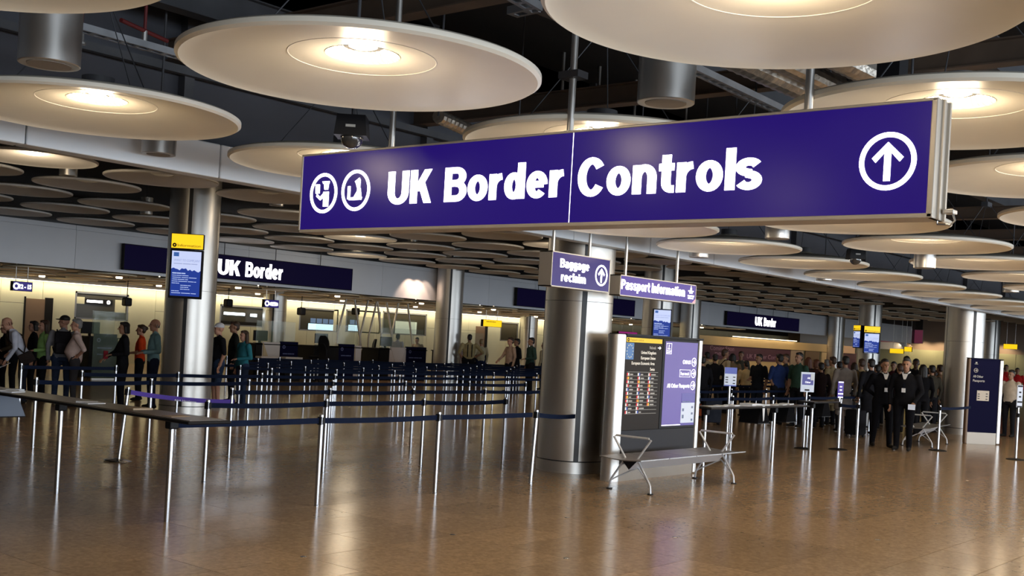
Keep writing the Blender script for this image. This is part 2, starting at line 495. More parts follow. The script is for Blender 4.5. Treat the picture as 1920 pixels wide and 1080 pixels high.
GLYPH = {
    'U': (0.76, [[(HX, 1)] + _arc(0.38, 0.36, 0.38 - HX, 0.372 - HYS, 180, 360) + [(0.76 - HX, 1)]], []),
    'K': (0.76, [[(HX, 0), (HX, 1)]], [(0.22, 0.36, 0.62, 1.0, 0.25), (0.38, 0.62, 0.625, 0.0, 0.25)]),
    'B': (0.77, [[(HX, 0), (HX, 1)], [(HX, 1 - HYS), (0.42, 1 - HYS)] + _arc(0.42, 0.725, 0.21, 0.275 - HYS, 90, -90) + [(HX, 0.725 - 0.275 + HYS)],
                 [(HX, 0.53), (0.43, 0.53)] + _arc(0.43, 0.306, 0.235, 0.306 - HYS, 90, -90) + [(HX, HYS)]], []),
    'C': (0.80, [_arc(0.41, 0.5, 0.41 - HX, 0.512 - HYS, 35, 325, 26)], []),
    'P': (0.74, [[(HX, 0), (HX, 1)], [(HX, 1 - HYS), (0.40, 1 - HYS)] + _arc(0.40, 0.69, 0.225, 0.31 - HYS, 90, -90) + [(HX, 0.38 + HYS)]], []),
    'I': (0.21, [[(HX, 0), (HX, 1)]], []), 'l': (0.205, [[(HX, 0), (HX, 1)]], []),
    'i': (0.205, [[(HX, 0), (HX, XH)], [(HX, 0.83), (HX, 1.0)]], []),
    'o': (0.68, [_ell(0.34, 0.34 - HX)], []), 'd': (0.67, [_ell(0.315, 0.315 - HX), [(0.67 - HX, 0), (0.67 - HX, 1)]], []),
    'p': (0.67, [_ell(0.355, 0.315 - HX), [(HX, -0.27), (HX, XH)]], []),
    'g': (0.67, [_ell(0.315, 0.315 - HX), [(0.67 - HX, XH)] + _arc(0.335, -0.02, 0.335 - HX, 0.262 - HYS, 0, -150)], []),
    'e': (0.66, [[(HX, 0.375), (0.66 - HX, 0.375)], _arc(0.33, XH / 2, 0.33 - HX, XH / 2 + 0.012 - HYS, 0, 318, 22)], []),
    'c': (0.62, [_arc(0.33, XH / 2, 0.33 - HX, XH / 2 + 0.012 - HYS, 42, 318, 22)], []),
    'r': (0.45, [[(HX, 0), (HX, XH)], _arc(0.43, 0.36, 0.43 - HX, XH - 0.36 - HYS + 0.012, 180, 92, 8)], []),
    'n': (0.66, [[(HX, 0), (HX, XH)], _arc(0.33, 0.40, 0.33 - HX, XH - 0.40 - HYS + 0.012, 180, 0) + [(0.66 - HX, 0)]], []),
    'm': (1.0, [[(HX, 0), (HX, XH)], _arc(0.30, 0.42, 0.30 - HX, XH - 0.42 - HYS + 0.012, 180, 0) + [(0.60 - HX, 0)], _arc(0.697, 0.42, 0.30 - HX, XH - 0.42 - HYS + 0.012, 180, 0) + [(1.0 - HX, 0)]], []),
    't': (0.42, [[(0.20, 0.94), (0.20, 0.27)] + _arc(0.34, 0.25, 0.14, 0.25 - HYS, 180, 270, 6) + [(0.42, HYS)], [(0.0, XH - HYS), (0.41, XH - HYS)]], []),
    'f': (0.42, [[(0.20, 0), (0.20, 0.78)] + _arc(0.34, 0.80, 0.14, 0.20 - HYS, 180, 90, 6) + [(0.42, 1 - HYS)], [(0.0, XH - HYS), (0.41, XH - HYS)]], []),
    's': (0.62, [_arc(0.31, 0.525, 0.205, 0.128, 22, 270, 14) + _arc(0.31, 0.213, 0.205, 0.138, 90, -158, 14)], []),
    'a': (0.64, [[(0.64 - HX, 0), (0.64 - HX, 0.48)] + _arc(0.325, 0.50, 0.21, 0.155, 0, 160, 10), [(0.64 - HX, 0.40), (0.30, 0.39)] + _arc(0.28, 0.225, 0.175, 0.155, 95, 280, 12) + [(0.45, 0.12), (0.64 - HX, 0.22)]], []),
}


def sign_text(body, x0, x1, zbase, cap, y=0.0, depth=0.003, gap=0.062):
    total = 0.0
    for ch in body:
        total += 0.30 if ch == ' ' else GLYPH[ch][0] + gap
    total -= gap
    sx = (x1 - x0) / total
    m = MB(); cur = 0.0; lay = 0
    for ch in body:
        if ch == ' ':
            cur += 0.30; continue
        w, strokes, paras = GLYPH[ch]
        for st in strokes:
            lay += 1
            yy = y - depth - 0.00003 * (lay % 5)
            L_, R_ = [], []
            n = len(st); closed = n > 4 and math.hypot(st[0][0] - st[-1][0], st[0][1] - st[-1][1]) < 1e-6
            for i in range(n):
                a = st[i - 1] if i > 0 else (st[n - 2] if closed else st[0])
                b = st[i + 1] if i < n - 1 else (st[1] if closed else st[n - 1])
                tx, tz = b[0] - a[0], b[1] - a[1]; q = math.hypot(tx, tz) or 1.0
                nx, nz = -tz / q, tx / q
                L_.append((st[i][0] + nx * HX, st[i][1] + nz * HYS)); R_.append((st[i][0] - nx * HX, st[i][1] - nz * HYS))
            P2 = [(x0 + (cur + p[0]) * sx, zbase + p[1] * cap) for p in L_ + R_]
            v = [(p[0], yy, p[1]) for p in P2] + [(p[0], y, p[1]) for p in P2]
            f = []
            for i in range(n - 1):
                f += [(i, i + 1, n + i + 1, n + i), (2 * n + i, 2 * n + i + 1, i + 1, i), (n + i, n + i + 1, 3 * n + i + 1, 3 * n + i)]
            if not closed: f += [(0, n, 3 * n, 2 * n), (n - 1, 3 * n - 1, 4 * n - 1, 2 * n - 1)]
            m.add(v, f)
        for (ax, az, bx, bz, pw) in paras:
            lay += 1
            m.prism([(x0 + (cur + q[0]) * sx, zbase + q[1] * cap) for q in ((ax - pw / 2, az), (ax + pw / 2, az), (bx + pw / 2, bz), (bx - pw / 2, bz))], y - depth - 0.00003 * (lay % 5), y)
        cur += w + gap
    return m


def arrow_icon(m, cx, cz, r, y0, y1, ang=90):
    """ring with an arrow inside"""
    m.ringp(cx, cz, r, r * 0.83, y0, y1, 40)
    t = r * 0.115
    pts = [(-t, -0.68), (t, -0.68), (t, 0.30), (0.42, -0.03), (0.55, 0.12), (0.0, 0.66), (-0.55, 0.12), (-0.42, -0.03), (-t, 0.30)]
    pts = [((x if abs(x) != t else math.copysign(0.115, x)) * r, z * r) for x, z in pts]
    a = R(ang - 90); c, s_ = math.cos(a), math.sin(a)
    P = [(cx + x * c - z * s_, cz + x * s_ + z * c) for x, z in pts]
    # split the concave outline into simple pieces
    for idx in ((0, 1, 2, 8), (2, 3, 4, 5), (5, 6, 7, 8), (2, 5, 8)):
        m.prism([P[i] for i in idx], y0, y1)


def bars(m, x0, x1, z, h, y, segs=1, dep=0.002, jitter=None):
    """unreadably small print: thin raised strokes"""
    x = x0
    rnd = random.Random(int(x0 * 1000 + z * 977))
    while x < x1 - 1e-4:
        w = min(rnd.uniform(0.25, 0.5) * (x1 - x0) if segs > 1 else x1 - x0, x1 - x)
        m.box(x, x + w * 0.92, y - dep, y, z, z + h)
        x += w

# ================================================================== THE SETTING
XA, XB, YA, YB = -7.0, 84.0, -11.0, 39.0


def struct(name, m, material, parent=None, smooth=False):
    return tag(m.build(name, material, parent, smooth), kind='structure')


# ---- floor: grout bed, 300 single tiles nearest the eye, the rest as one field
floor = struct('floor', MB().box(XA, XB, YA, YB, -0.15, -0.012), M_GROUT)
TX, TY, GX, GY = 0.867, 0.631, 5.846, 5.47
tiles = []
for i in range(int((XA - GX) / TX), int((XB - GX) / TX)):
    for j in range(int((YA - GY) / TY), int((YB - GY) / TY)):
        x, y = GX + (i + 0.5) * TX, GY + (j + 0.5) * TY
        d = x * CT + y * ST; s_ = x * ST - y * CT
        seen = d > 6.5 and abs(s_ / d) < 0.49
        tiles.append((not seen, x * x + y * y, x, y))
tiles.sort()
tm = MB().box(-TX / 2 + 0.0025, TX / 2 - 0.0025, -TY / 2 + 0.0025, TY / 2 - 0.0025, -0.012, 0.0)
tme = tm.mesh('tile'); tme.materials.append(M_TILE)
for _, _, x, y in tiles[:300]:
    link('tile', tme, floor, loc=(x, y, 0))
tf = MB()
for _, _, x, y in tiles[300:]:
    tf.box(x - TX / 2 + 0.0025, x + TX / 2 - 0.0025, y - TY / 2 + 0.0025, y + TY / 2 - 0.0025, -0.012, 0.0)
tag(tf.build('tile_field', M_TILE, floor), kind='stuff')

# ---- ceilings: high dark plenum over the near zone, dark soffits over the far zones
BY, BZ = 8.55, 3.092                      # white beam: front face and underside
FY = 27.8                                 # upper fascia over the desks
struct('ceiling', MB().box(XA, XB, YA, BY + 0.2, 5.2, 5.35), M_BLACKC)
struct('ceiling', MB().box(XA, XB, BY + 0.2, FY + 0.25, 4.85, 5.35), M_BLACKC)
struct('ceiling', MB().box(XA, XB, FY + 0.25, YB, 3.35, 5.35), M_BLACKC)
bulk = struct('wall_bulkhead', MB().box(XA, XB, BY + 0.2, BY + 0.32, BZ + 0.30, 5.2), M_BULK)
beam = struct('trim_1', MB().box(XA, XB, BY + 0.02, BY + 0.2, BZ + 0.01, BZ + 0.30), M_SEAM)
PW = 1.81
x = 4.34 - 6 * PW
pm = MB().box(0.005, PW - 0.005, 0, 0.19, 0, 0.305, bev=0.012).mesh('beam_panel'); pm.materials.append(M_BEAM)
while x < XB - PW:
    link('panel', pm, beam, loc=(x, BY, BZ)); x += PW

# ---- walls
struct('wall_rear', MB().box(XA - 0.2, XA, YA, YB, 0, 5.35), M_MUSH)
wf = struct('wall_front', MB().box(XA, XB, YA - 0.25, YA, 3.1, 5.35).box(XA, XB, YA - 0.25, YA, 0, 0.32), M_MUSH)
for k in range(46):
    MB().box(XA + k * 2 - 0.04, XA + k * 2 + 0.04, YA - 0.2, YA, 0.32, 3.1).build('mullion', M_MULL, wf)
MB().box(XA, XB, YA - 0.16, YA - 0.1, 2.2, 2.26).build('transom', M_MULL, wf)

# upper fascia over the desk zone, in panels
fasc = struct('wall_fascia', MB().box(XA, 78.0, FY + 0.03, FY + 0.22, 2.985, 4.85), M_SEAM)
fpm = MB().box(0.004, 2.796, 0, 0.05, 0, 1.02, bev=0.004).mesh('fascia_panel'); fpm.materials.append(M_FASCIA)
fpt = MB().box(0.004, 2.796, 0, 0.05, 0, 0.12, bev=0.004).mesh('fascia_top'); fpt.materials.append(M_FASCIA)
x = 12.8 - 7 * 2.8
while x < 75.0:
    link('panel', fpm, fasc, loc=(x, FY - 0.02, 2.975)); link('panel', fpt, fasc, loc=(x, FY, 4.0)); x += 2.8

# end wall far down the hall: pale green glass panels under a brown fascia
endw = struct('wall_end', MB().box(80.0, 80.3, YA, YB, 0, 5.35), M_MUSH)
for k in range(20):
    y0 = -9.5 + 2.4 * k
    MB().box(79.94, 80.0, y0 + 0.01, y0 + 2.39, 0.05, 1.55).build('pane', M_WALLG, endw)
    MB().box(79.94, 80.0, y0 + 0.01, y0 + 2.39, 1.57, 2.6).build('pane', M_WALLG, endw)

# back wall: cream panels with a door and deep glazed openings
WY = 38.2
wb = struct('wall_back', MB().box(XA, XB, WY + 0.06, WY + 0.3, 0, 3.4), M_SEAM)
OPEN = []       # (x0, x1, z0, z1)


def wspan(px0, px1, py0, py1):
    a = pY(px0, (py0 + py1) / 2, WY); b = pY(px1, (py0 + py1) / 2, WY)
    t = pY((px0 + px1) / 2, py0, WY); q = pY((px0 + px1) / 2, py1, WY)
    return (a[0], b[0], q[2], t[2])


wins = [wspan(140, 241, 549, 600), wspan(412, 497, 573, 612), wspan(561, 634, 578, 621), wspan(648, 713, 582, 624),
        wspan(717, 800, 586, 628), wspan(938, 972, 604, 640)]
px = 12.0
cuts = sorted([(w[0], w[1], w[2], w[3]) for w in wins])
x = -4.0
PWB = 1.52
while x < XB - PWB:
    x1 = x + PWB - 0.012
    segs = [(x, x1)]
    hit = None
    for c in cuts:
        if c[0] < x1 and c[1] > x:
            hit = c
    if hit is None:
        MB().box(x, x1, WY, WY + 0.06, 0.0, 2.05).build('panel', M_WALLC, wb)
        MB().box(x, x1, WY, WY + 0.06, 2.062, 3.1).build('panel', M_WALLC, wb)
    else:
        a, b, z0, z1 = hit
        MB().box(x, x1, WY, WY + 0.06, 0.0, z0).build('panel', M_WALLC, wb)
        MB().box(x, x1, WY, WY + 0.06, z1, 3.1).build('panel', M_WALLC, wb)
        if a > x + 0.05: MB().box(x, a, WY, WY + 0.06, z0, z1).build('panel', M_WALLC, wb)
        if b < x1 - 0.05: MB().box(b, x1, WY, WY + 0.06, z0, z1).build('panel', M_WALLC, wb)
    x += PWB
for k, (a, b, z0, z1) in enumerate(wins):
    w = struct('window_%d' % (k + 1), MB().box(a, b, WY + 0.045, WY + 0.06, z0, z1), M_GLASS)
    MB().box(a, b, WY + 0.0, WY + 0.045, z1 - 0.07, z1).box(a, a + 0.07, WY, WY + 0.045, z0, z1).box(b - 0.07, b, WY, WY + 0.045, z0, z1) \
        .box(a, b, WY, WY + 0.045, z0, z0 + 0.05).build('window_frame', M_MULL, w)
    h = z1 - z0; L = b - a
    if k in (2, 3):
        MB().box(a + L * (0.25 if k == 2 else 0.1), b - L * 0.1, WY + 0.03, WY + 0.044, z0 + 0.06, z0 + h * 0.32).build('daylit_pane', M_SKYWIN, w)
        for q in range(4):
            xa = a + L * (0.3 if k == 2 else 0.14) + q * L * 0.16
            MB().box(xa, xa + L * 0.13, WY + 0.03, WY + 0.044, z0 + h * 0.35, z0 + h * 0.55).build('upper_pane', mat('pane_slate', (0.08, 0.12, 0.2), 0.3, emit=(0.12, 0.2, 0.35), strength=0.5), w)
    if k == 4:
        MB().box(a + L * 0.3, a + L * 0.78, WY + 0.03, WY + 0.044, z0 + 0.06, z0 + h * 0.6).build('lit_room', mat('lit_room', (0.4, 0.45, 0.35), 0.5, emit=(0.42, 0.5, 0.42), strength=0.5), w)
    if k == 1:
        MB().box(a + L * 0.10, a + L * 0.55, WY + 0.02, WY + 0.044, z0 + h * 0.52, z0 + h * 0.64).build('strip_light', M_TUBE, w)
        MB().box(a + L * 0.68, a + L * 0.82, WY + 0.02, WY + 0.044, z0 + h * 0.50, z0 + h * 0.63).build('strip_light', M_TUBE, w)
        MB().box(a + 0.1, b - 0.1, WY + 0.03, WY + 0.044, z0 + 0.06, z0 + h * 0.22).build('dark_sill', M_DARK, w)
    if k == 0:
        MB().box(a + L * 0.2, a + L * 0.7, WY + 0.02, WY + 0.044, z0 + h * 0.56, z0 + h * 0.76).build('lit_sign_box', M_BLACK, w)
        q = MB(); bars(q, a + L * 0.22, a + L * 0.52, z0 + h * 0.62, h * 0.09, WY + 0.02, 3); tag(q.build('lit_letters', M_WHITE_E, w), kind='stuff')
        MB().ringp(a + L * 0.62, z0 + h * 0.66, h * 0.07, h * 0.03, WY + 0.01, WY + 0.02).build('lit_symbol', M_WHITE_E, w)
        MB().box(a + L * 0.02, a + L * 0.18, WY + 0.03, WY + 0.044, z0 + h * 0.55, z0 + h * 0.8).box(a + L * 0.75, b - 0.1, WY + 0.03, WY + 0.044, z0 + h * 0.3, z0 + h * 0.78).build('inner_wall', M_WALLC, w)
d0 = wspan(46, 82, 560, 645)
dr = struct('door_1', MB().box(d0[0], d0[1], WY - 0.02, WY, 0, d0[3]), M_BROWN)
MB().box(d0[0] - 0.06, d0[0], WY - 0.03, WY, 0, d0[3] + 0.06).box(d0[1], d0[1] + 0.3, WY - 0.03, WY, 0, d0[3] + 0.06).build('door_frame', M_DARK, dr)
d1 = wspan(891, 908, 612, 660)
dr2 = struct('door_2', MB().box(d1[0], d1[1], WY - 0.02, WY, 0, d1[3]), M_BROWN)
MB().box(d1[1], d1[1] + 0.2, WY - 0.03, WY, 0, d1[3] + 0.06).build('door_frame', M_DARK, dr2)
# cove light along the head of the back wall
cove = struct('trim_2', MB().box(12.0, 52.0, WY - 0.42, WY + 0.0, 2.88, 3.35), M_DISHT)
MB().box(12.0, 52.0, WY - 0.20, WY - 0.12, 2.865, 2.88).build('cove_strip', M_COVE, cove)
for k in range(4):
    area('cove_lamp', (17 + 10 * k, WY - 0.25, 2.855), (R(20), 0, 0), 10, 0.15, 85, (1.0, 0.86, 0.60))

# ---- round brushed columns on their grid
col0 = None
COLS = [(12.8, 9.3, 4.8), (12.8, 18.5, 4.85), (29.6, 9.3, 4.8), (29.6, 18.5, 4.85), (29.6, 27.2, 4.85), (29.6, 36.9, 3.35), (46.4, 18.5, 4.85),
        (46.4, 27.2, 4.85), (46.4, 36.9, 3.35), (63.2, 18.5, 4.85), (63.2, 27.2, 4.85), (46.4, 9.3, 4.8)]
CLAB = ['brushed metal column beside the passport information board', 'brushed metal column in the queue maze carrying an information screen',
        'brushed metal column behind the navy freestanding board', 'brushed metal column behind the hanging passport sign',
        'brushed metal column by the spotlit fascia panel', 'brushed metal column behind the staff desks near the cream back wall',
        'brushed metal column with two information screens on it', 'brushed metal column under the fascia before the hoarding',
        'brushed metal column near the yellow hanging sign', 'brushed metal column rising behind the far crowd', 'brushed metal column standing by the fascia past the small sign',
        'brushed metal column of the near row down the hall']
NEAR_COL = {}
for (cx, cy, h), lab in zip(COLS, CLAB):
    t = thing('column', lab, 'column', (cx, cy, 0))
    r = 0.475
    m = MB()
    # shell with a recessed vertical groove at 225 degrees
    n = 64; g0 = R(225)
    prof = [(r * math.cos(2 * PI * i / n), r * math.sin(2 * PI * i / n)) for i in range(n)]
    zs = [(0.17, 2.35), (2.356, h)]
    for z0, z1 in zs:
        m.prismz(prof, z0, z1)
    m.build('cladding', M_COLUMN, t, True)
    MB().cyl(0, 0, 0.0, h, r - 0.035, 32).build('core', M_SEAM, t)
    for a_, hw, pr_ in ((225, 0.034, 0.012), (135, 0.008, 0.004), (315, 0.008, 0.004)):
        q = MB().box(r - 0.02, r + pr_, -hw, hw, 0.16, h - 0.01); q.xf(Matrix.Rotation(R(a_), 4, 'Z')); q.build('joint_strip', M_SEAM, t)
    MB().cyl(0, 0, 0.0, 0.155, r + 0.004, 48).build('base_band', M_COLUMN, t, True)

# ================================================================== CEILING DISCS
def dish_mesh(name, r, rise, n, material):
    lip = 0.018 * r / 0.9
    k = r / 0.9
    prof = [(0.19 * k, rise), (0.36 * k, rise * 0.86), (0.60 * k, rise * 0.55), (0.80 * k, rise * 0.2), (r - 2 * lip, 0.008), (r - lip, 0.0), (r, 0.012),
            (r, 0.034), (r - lip, 0.045), (0.80 * k, rise * 0.2 + 0.045), (0.5 * k, rise * 0.7 + 0.045), (0.19 * k, rise + 0.05)]
    m = MB().lathe(prof, n, close=True)
    me = m.mesh(name); me.materials.append(material)
    return me


ZN, ZF, ZL = 3.07, 4.02, 2.93
DR = 0.9
me_dish = dish_mesh('near_dish', DR, 0.10, 96, M_DISH)
ring_m = MB().lathe([(0.3655, 0.0875), (0.3725, 0.0865), (0.3715, 0.0825), (0.3665, 0.0835)], 72, close=True).mesh('ring')
ring_m.materials.append(M_RING)
rf = MB()
N = 72                                   # fluted reflector bowl
pv = []
for i in range(N):
    a = 2 * PI * i / N
    f_ = 1.0 if i % 2 else 0.965
    pv.append([(0.188 * math.cos(a), 0.188 * math.sin(a), 0.098), (0.176 * f_ * math.cos(a), 0.176 * f_ * math.sin(a), 0.115),
               (0.14 * f_ * math.cos(a), 0.14 * f_ * math.sin(a), 0.165), (0.07 * math.cos(a), 0.07 * math.sin(a), 0.19)])
V = [p for g in pv for p in g]; F = []
for i in range(N):
    a, b = 4 * i, 4 * ((i + 1) % N)
    for k in range(3):
        F.append((a + k, a + k + 1, b + k + 1, b + k))
rf.add(V, F)
refl_m = rf.mesh('reflector'); refl_m.materials.append(M_REFL)
lamp_m = MB().lathe([(0.0, 0.128), (0.05, 0.132), (0.085, 0.145), (0.09, 0.16), (0.06, 0.185), (0.0, 0.187)], 32).mesh('lamp'); lamp_m.materials.append(M_LAMP)
house_m = MB().cyl(0, 0, 0.14, 0.24, 0.10, 24).mesh('lamp_housing'); house_m.materials.append(M_STEELB)
wire_m = MB()
for a in (30, 150, 270):
    wire_m.tube([(0.55 * math.cos(R(a)), 0.55 * math.sin(R(a)), 0.09), (0.05 * math.cos(R(a)), 0.05 * math.sin(R(a)), 0.75)], 0.004, 5)
wire_m.box(-0.09, 0.09, -0.04, 0.04, 0.74, 0.80).cyl(0, 0, 0.8, 2.1, 0.008, 8)
wire_me = wire_m.mesh('hanger'); wire_me.materials.append(M_STEELB)

NEAR_X = [1.68, 3.83, 6.0, 8.2, 10.4, 12.6, 14.9, 17.2, 19.5, 21.8, 24.1, 26.4, 28.7, 31.0, 33.3, 35.6]
for xi, X in enumerate(NEAR_X):
    for yi, Y0 in enumerate((-0.35, 1.93, 4.2, 6.66)):
        Y = Y0 + 0.027 * min(X - 3.8, 24)
        if yi == 0 and X < 8: continue
        if X < 2 and yi != 2: continue
        if X > 27 and yi == 3: Y -= 0.05
        lab = {(1, 1): 'large white ceiling disc with lit lamp directly above the sign arrow end', (1, 2): 'large white ceiling disc with brightly lit lamp left of the sign poles',
               (1, 3): 'cream ceiling disc with lit ribbed lamp nearest the white beam', (0, 2): 'cream ceiling disc edge beside the speaker can, lamp out of sight'}.get((xi, yi))
        o = link('ceiling_disc', me_dish, None, True, (X, Y, ZN))
        tag(o, lab or 'white ceiling disc light before the white beam, ' + ('fourth row from it', 'third row from it', 'second row from it', 'row nearest to it')[yi], 'ceiling light', None if lab else 'near ceiling disc lights')
        link('inner_ring', ring_m, o, True)
        link('reflector', refl_m, o)
        link('lamp', lamp_m, o, True)
        link('lamp_housing', house_m, o, True)
        link('hanger', wire_me, o)
        if X < 30:
            point('disc_lamp', (X, Y, ZN + 0.03), 11, WARM, 0.10)
            spot('disc_spot', (X, Y, ZN - 0.01), 34, WARM, 104, 0.7, 0.12)

me_far = dish_mesh('far_dish', DR, 0.09, 48, M_DISHF)
me_fart = dish_mesh('far_dish_tan', DR, 0.09, 40, M_DISHT)
lampf = MB().lathe([(0.0, 0.075), (0.12, 0.08), (0.18, 0.095), (0.0, 0.11)], 20).mesh('lamp'); lampf.materials.append(M_LAMPD)
lampl = MB().lathe([(0.0, 0.065), (0.12, 0.07), (0.18, 0.09), (0.0, 0.11)], 20).mesh('lamp'); lampl.materials.append(M_LAMP)
FROWS = [9.35, 11.5, 13.75, 16.0, 18.25, 20.55, 22.85, 25.3]
lit_far = {(8.25, 16.0): 1, (14.7, 16.0): 1, (19.0, 20.55): 1, (23.3, 25.3): 1, (21.15, 16.0): 1}
XS_F = [8.25 + 2.15 * k for k in range(26)]
for X in XS_F:
    for fj, Y in enumerate(FROWS[1:]):
        rown = ('seventh', 'sixth', 'fifth', 'fourth', 'third', 'second', 'first')[fj] + ' row from the fascia'
        d = X * CT + Y * ST; s_ = X * ST - Y * CT
        if abs(s_ / d) > 0.52: continue
        if min(math.hypot(X - c[0], Y - c[1]) for c in COLS) < 1.40: continue      # a column stands in this bay
        X2, Y2 = X, Y
        lit = any(abs(X - k[0]) < 0.1 and abs(Y - k[1]) < 0.1 for k in lit_far)
        tan = X > 27
        o = link('ceiling_disc', me_fart if tan else me_far, None, True, (X2, Y2, ZF))
        if lit:
            tag(o, 'grey ceiling disc with lit lamp in the high far rows', 'ceiling light', 'lit high ceiling discs')
        elif tan:
            tag(o, 'tan ceiling disc high up far down the hall, ' + rown, 'ceiling light', 'far tan ceiling discs')
        else:
            tag(o, 'grey ceiling disc high over the queue maze, lamp off, ' + rown, 'ceiling light', 'far grey ceiling discs')
        link('lamp', lampl if lit else lampf, o, True)
        if lit:
            point('disc_lamp', (X2, Y2, ZF + 0.0), 30, WARM, 0.35)  # added warm fill for the high zone, set in the lit discs

# low soffit over the desks: shallow tan discs and downlights
me_low = dish_mesh('low_dish', 0.80, 0.05, 36, mat('dish_sand', (0.86, 0.72, 0.50), 0.5))
down_m = MB().lathe([(0.0, -0.012), (0.075, -0.012), (0.095, 0.0), (0.095, 0.05), (0.02, 0.06), (0.02, 0.44), (0.0, 0.44)], 16).mesh('downlight'); down_m.materials.append(M_DOWN)
for k in range(19):
    for j, Y in enumerate((29.1, 31.35, 33.6, 35.85)):
        X = 15.2 + 2.15 * k + (0.6 if j % 2 else 0)
        d = X * CT + Y * ST; s_ = X * ST - Y * CT
        if abs(s_ / d) > 0.50: continue
        if min(math.hypot(X - c[0], Y - c[1]) for c in COLS) < 1.4: continue
        tag(link('ceiling_disc', me_low, None, True, (X, Y, ZL)), 'shallow tan ceiling disc in the low soffit, ' + ('fourth', 'third', 'second', 'first')[j] + ' row from the back wall', 'ceiling light', 'low soffit ceiling discs')
for k in range(9):
    X = 18.4 + 4.3 * k
    for Y in (30.22, 34.72):
        o = tag(link('downlight', down_m, None, True, (X, Y, ZL - 0.02)), 'small round lit downlight between the low soffit discs', 'downlight', 'desk zone downlights')
    spot('downlight_lamp', (X, 32.5, ZL - 0.05), 100, (1.0, 0.78, 0.50), 140, 0.8, 0.40)
# unseen fill lights added to brighten the high zone, no fixtures there
for X, Y in ((10, 14.9), (18, 14.9), (26, 14.9), (18, 21.7), (26, 21.7), (34, 21.7), (42, 21.7), (60, 21.7)):
    spot('high_fill', (X + 1.07, Y, ZF - 0.05), 55, WARM, 150, 1.0, 0.55)
for k in range(3):
    spot('fascia_spot', (28.1 + 0.4 * k, FY - 0.55, 4.0), 70 if k < 2 else 25, (1.0, 0.68, 0.48), 75, 0.5, 0.03, (R(22), 0, 0))

# ================================================================== PLENUM STEEL, TRAYS, DUCTS
def bar(m, a, b, w, h):
    """rectangular bar from a to b (horizontal)"""
    A, B = Vector(a), Vector(b); t = (B - A).normalized(); s_ = Vector((-t.y, t.x, 0)).normalized() * w / 2; u = Vector((0, 0, h / 2))
    v = [A - s_ - u, A + s_ - u, A + s_ + u, A - s_ + u, B - s_ - u, B + s_ - u, B + s_ + u, B - s_ + u]
    m.add([q[:] for q in v], [(0, 1, 2, 3), (4, 7, 6, 5), (0, 4, 5, 1), (1, 5, 6, 2), (2, 6, 7, 3), (3, 7, 4, 0)])
    return m


def member(name, lab, cat, a, b, w, h, material, group=None):
    m = bar(MB(), a, b, w, h)
    tx = thing(name, lab, cat, a, 0, group)
    q = MB(); q.v = [(p[0] - a[0], p[1] - a[1], p[2] - a[2]) for p in m.v]; q.f = m.f; q.mi = m.mi
    q.build('web', material, tx)
    f2 = MB()
    for dz in (-h / 2, h / 2):
        t_ = bar(MB(), (0, 0, dz), (b[0] - a[0], b[1] - a[1], b[2] - a[2] + dz), w * 3.2, 0.012)
        f2.add(t_.v, t_.f)
    f2.build('flange', material, tx)
    return tx


G = 'steel members in the ceiling void'
for k, Y in enumerate((0.9, 3.05, 5.4, 8.05)):
    member('ceiling_joist', 'dark steel joist running along the ceiling void above the discs', 'joist', (XA, Y, 4.45), (60, Y, 4.45), 0.05, 0.26, M_STEELB, G)
for k in range(14):
    X = 2.6 + 3.1 * k
    member('cross_joist', 'bronze brown cross joist in the ceiling void above the discs', 'joist', (X, -3.0, 4.15), (X, BY + 0.2, 4.15), 0.045, 0.18, M_RUST, G)


def tray(a, b, label, z, w=0.09):
    """slotted strut rail: two webs with a row of slots between rungs"""
    t = thing('slotted_rail', label, 'rail', (a[0], a[1], z))
    L = math.hypot(b[0] - a[0], b[1] - a[1]); ang = math.atan2(b[1] - a[1], b[0] - a[0])
    t.rotation_euler = (0, 0, ang)
    MB().box(0, L, -w / 2, -w / 2 + 0.022, 0, 0.045).box(0, L, w / 2 - 0.022, w / 2, 0, 0.045).build('side_rail', M_GALV, t)
    m = MB(); x = 0
    while x < L:
        m.box(x, x + 0.035, -w / 2 + 0.02, w / 2 - 0.02, 0, 0.006); x += 0.11
    tag(m.build('rungs', M_GALV, t), kind='stuff')
    return t


tray(pZ(935, -18, 3.62)[:2], pZ(1004, 22, 3.62)[:2], 'slotted galvanised rail beside the large lit disc', 3.62)
tray(pZ(1285, 128, 3.62)[:2], pZ(1470, 215, 3.62)[:2], 'slotted galvanised rail above the blue sign between poles', 3.62)
tray(pZ(960, 30, 3.7)[:2], pZ(1004, 20, 3.7)[:2], 'short slotted galvanised rail meeting the longer one', 3.7)
tray(pZ(140, 55, 3.62)[:2], pZ(345, 112, 3.62)[:2], 'slotted galvanised rail above the cream discs by the speaker can', 3.62)
# rails fixed to the slate bulkhead
for k, (z, n_) in enumerate(((3.95, 'lower'), (4.5, 'upper'))):
    tag(MB().box(XA, 50, BY + 0.03, BY + 0.10, z, z + 0.07).build('bulkhead_rail', M_STEELB), '%s long steel rail fixed along the slate bulkhead' % n_, 'rail')
for k in range(16):
    X = -3.5 + 3.1 * k
    tag(MB().box(X, X + 0.10, BY + 0.10, BY + 0.2, BZ + 0.32, 5.2).build('bulkhead_post', M_STEELB), 'upright steel channel on the slate bulkhead above the white beam', 'post', 'bulkhead channels')
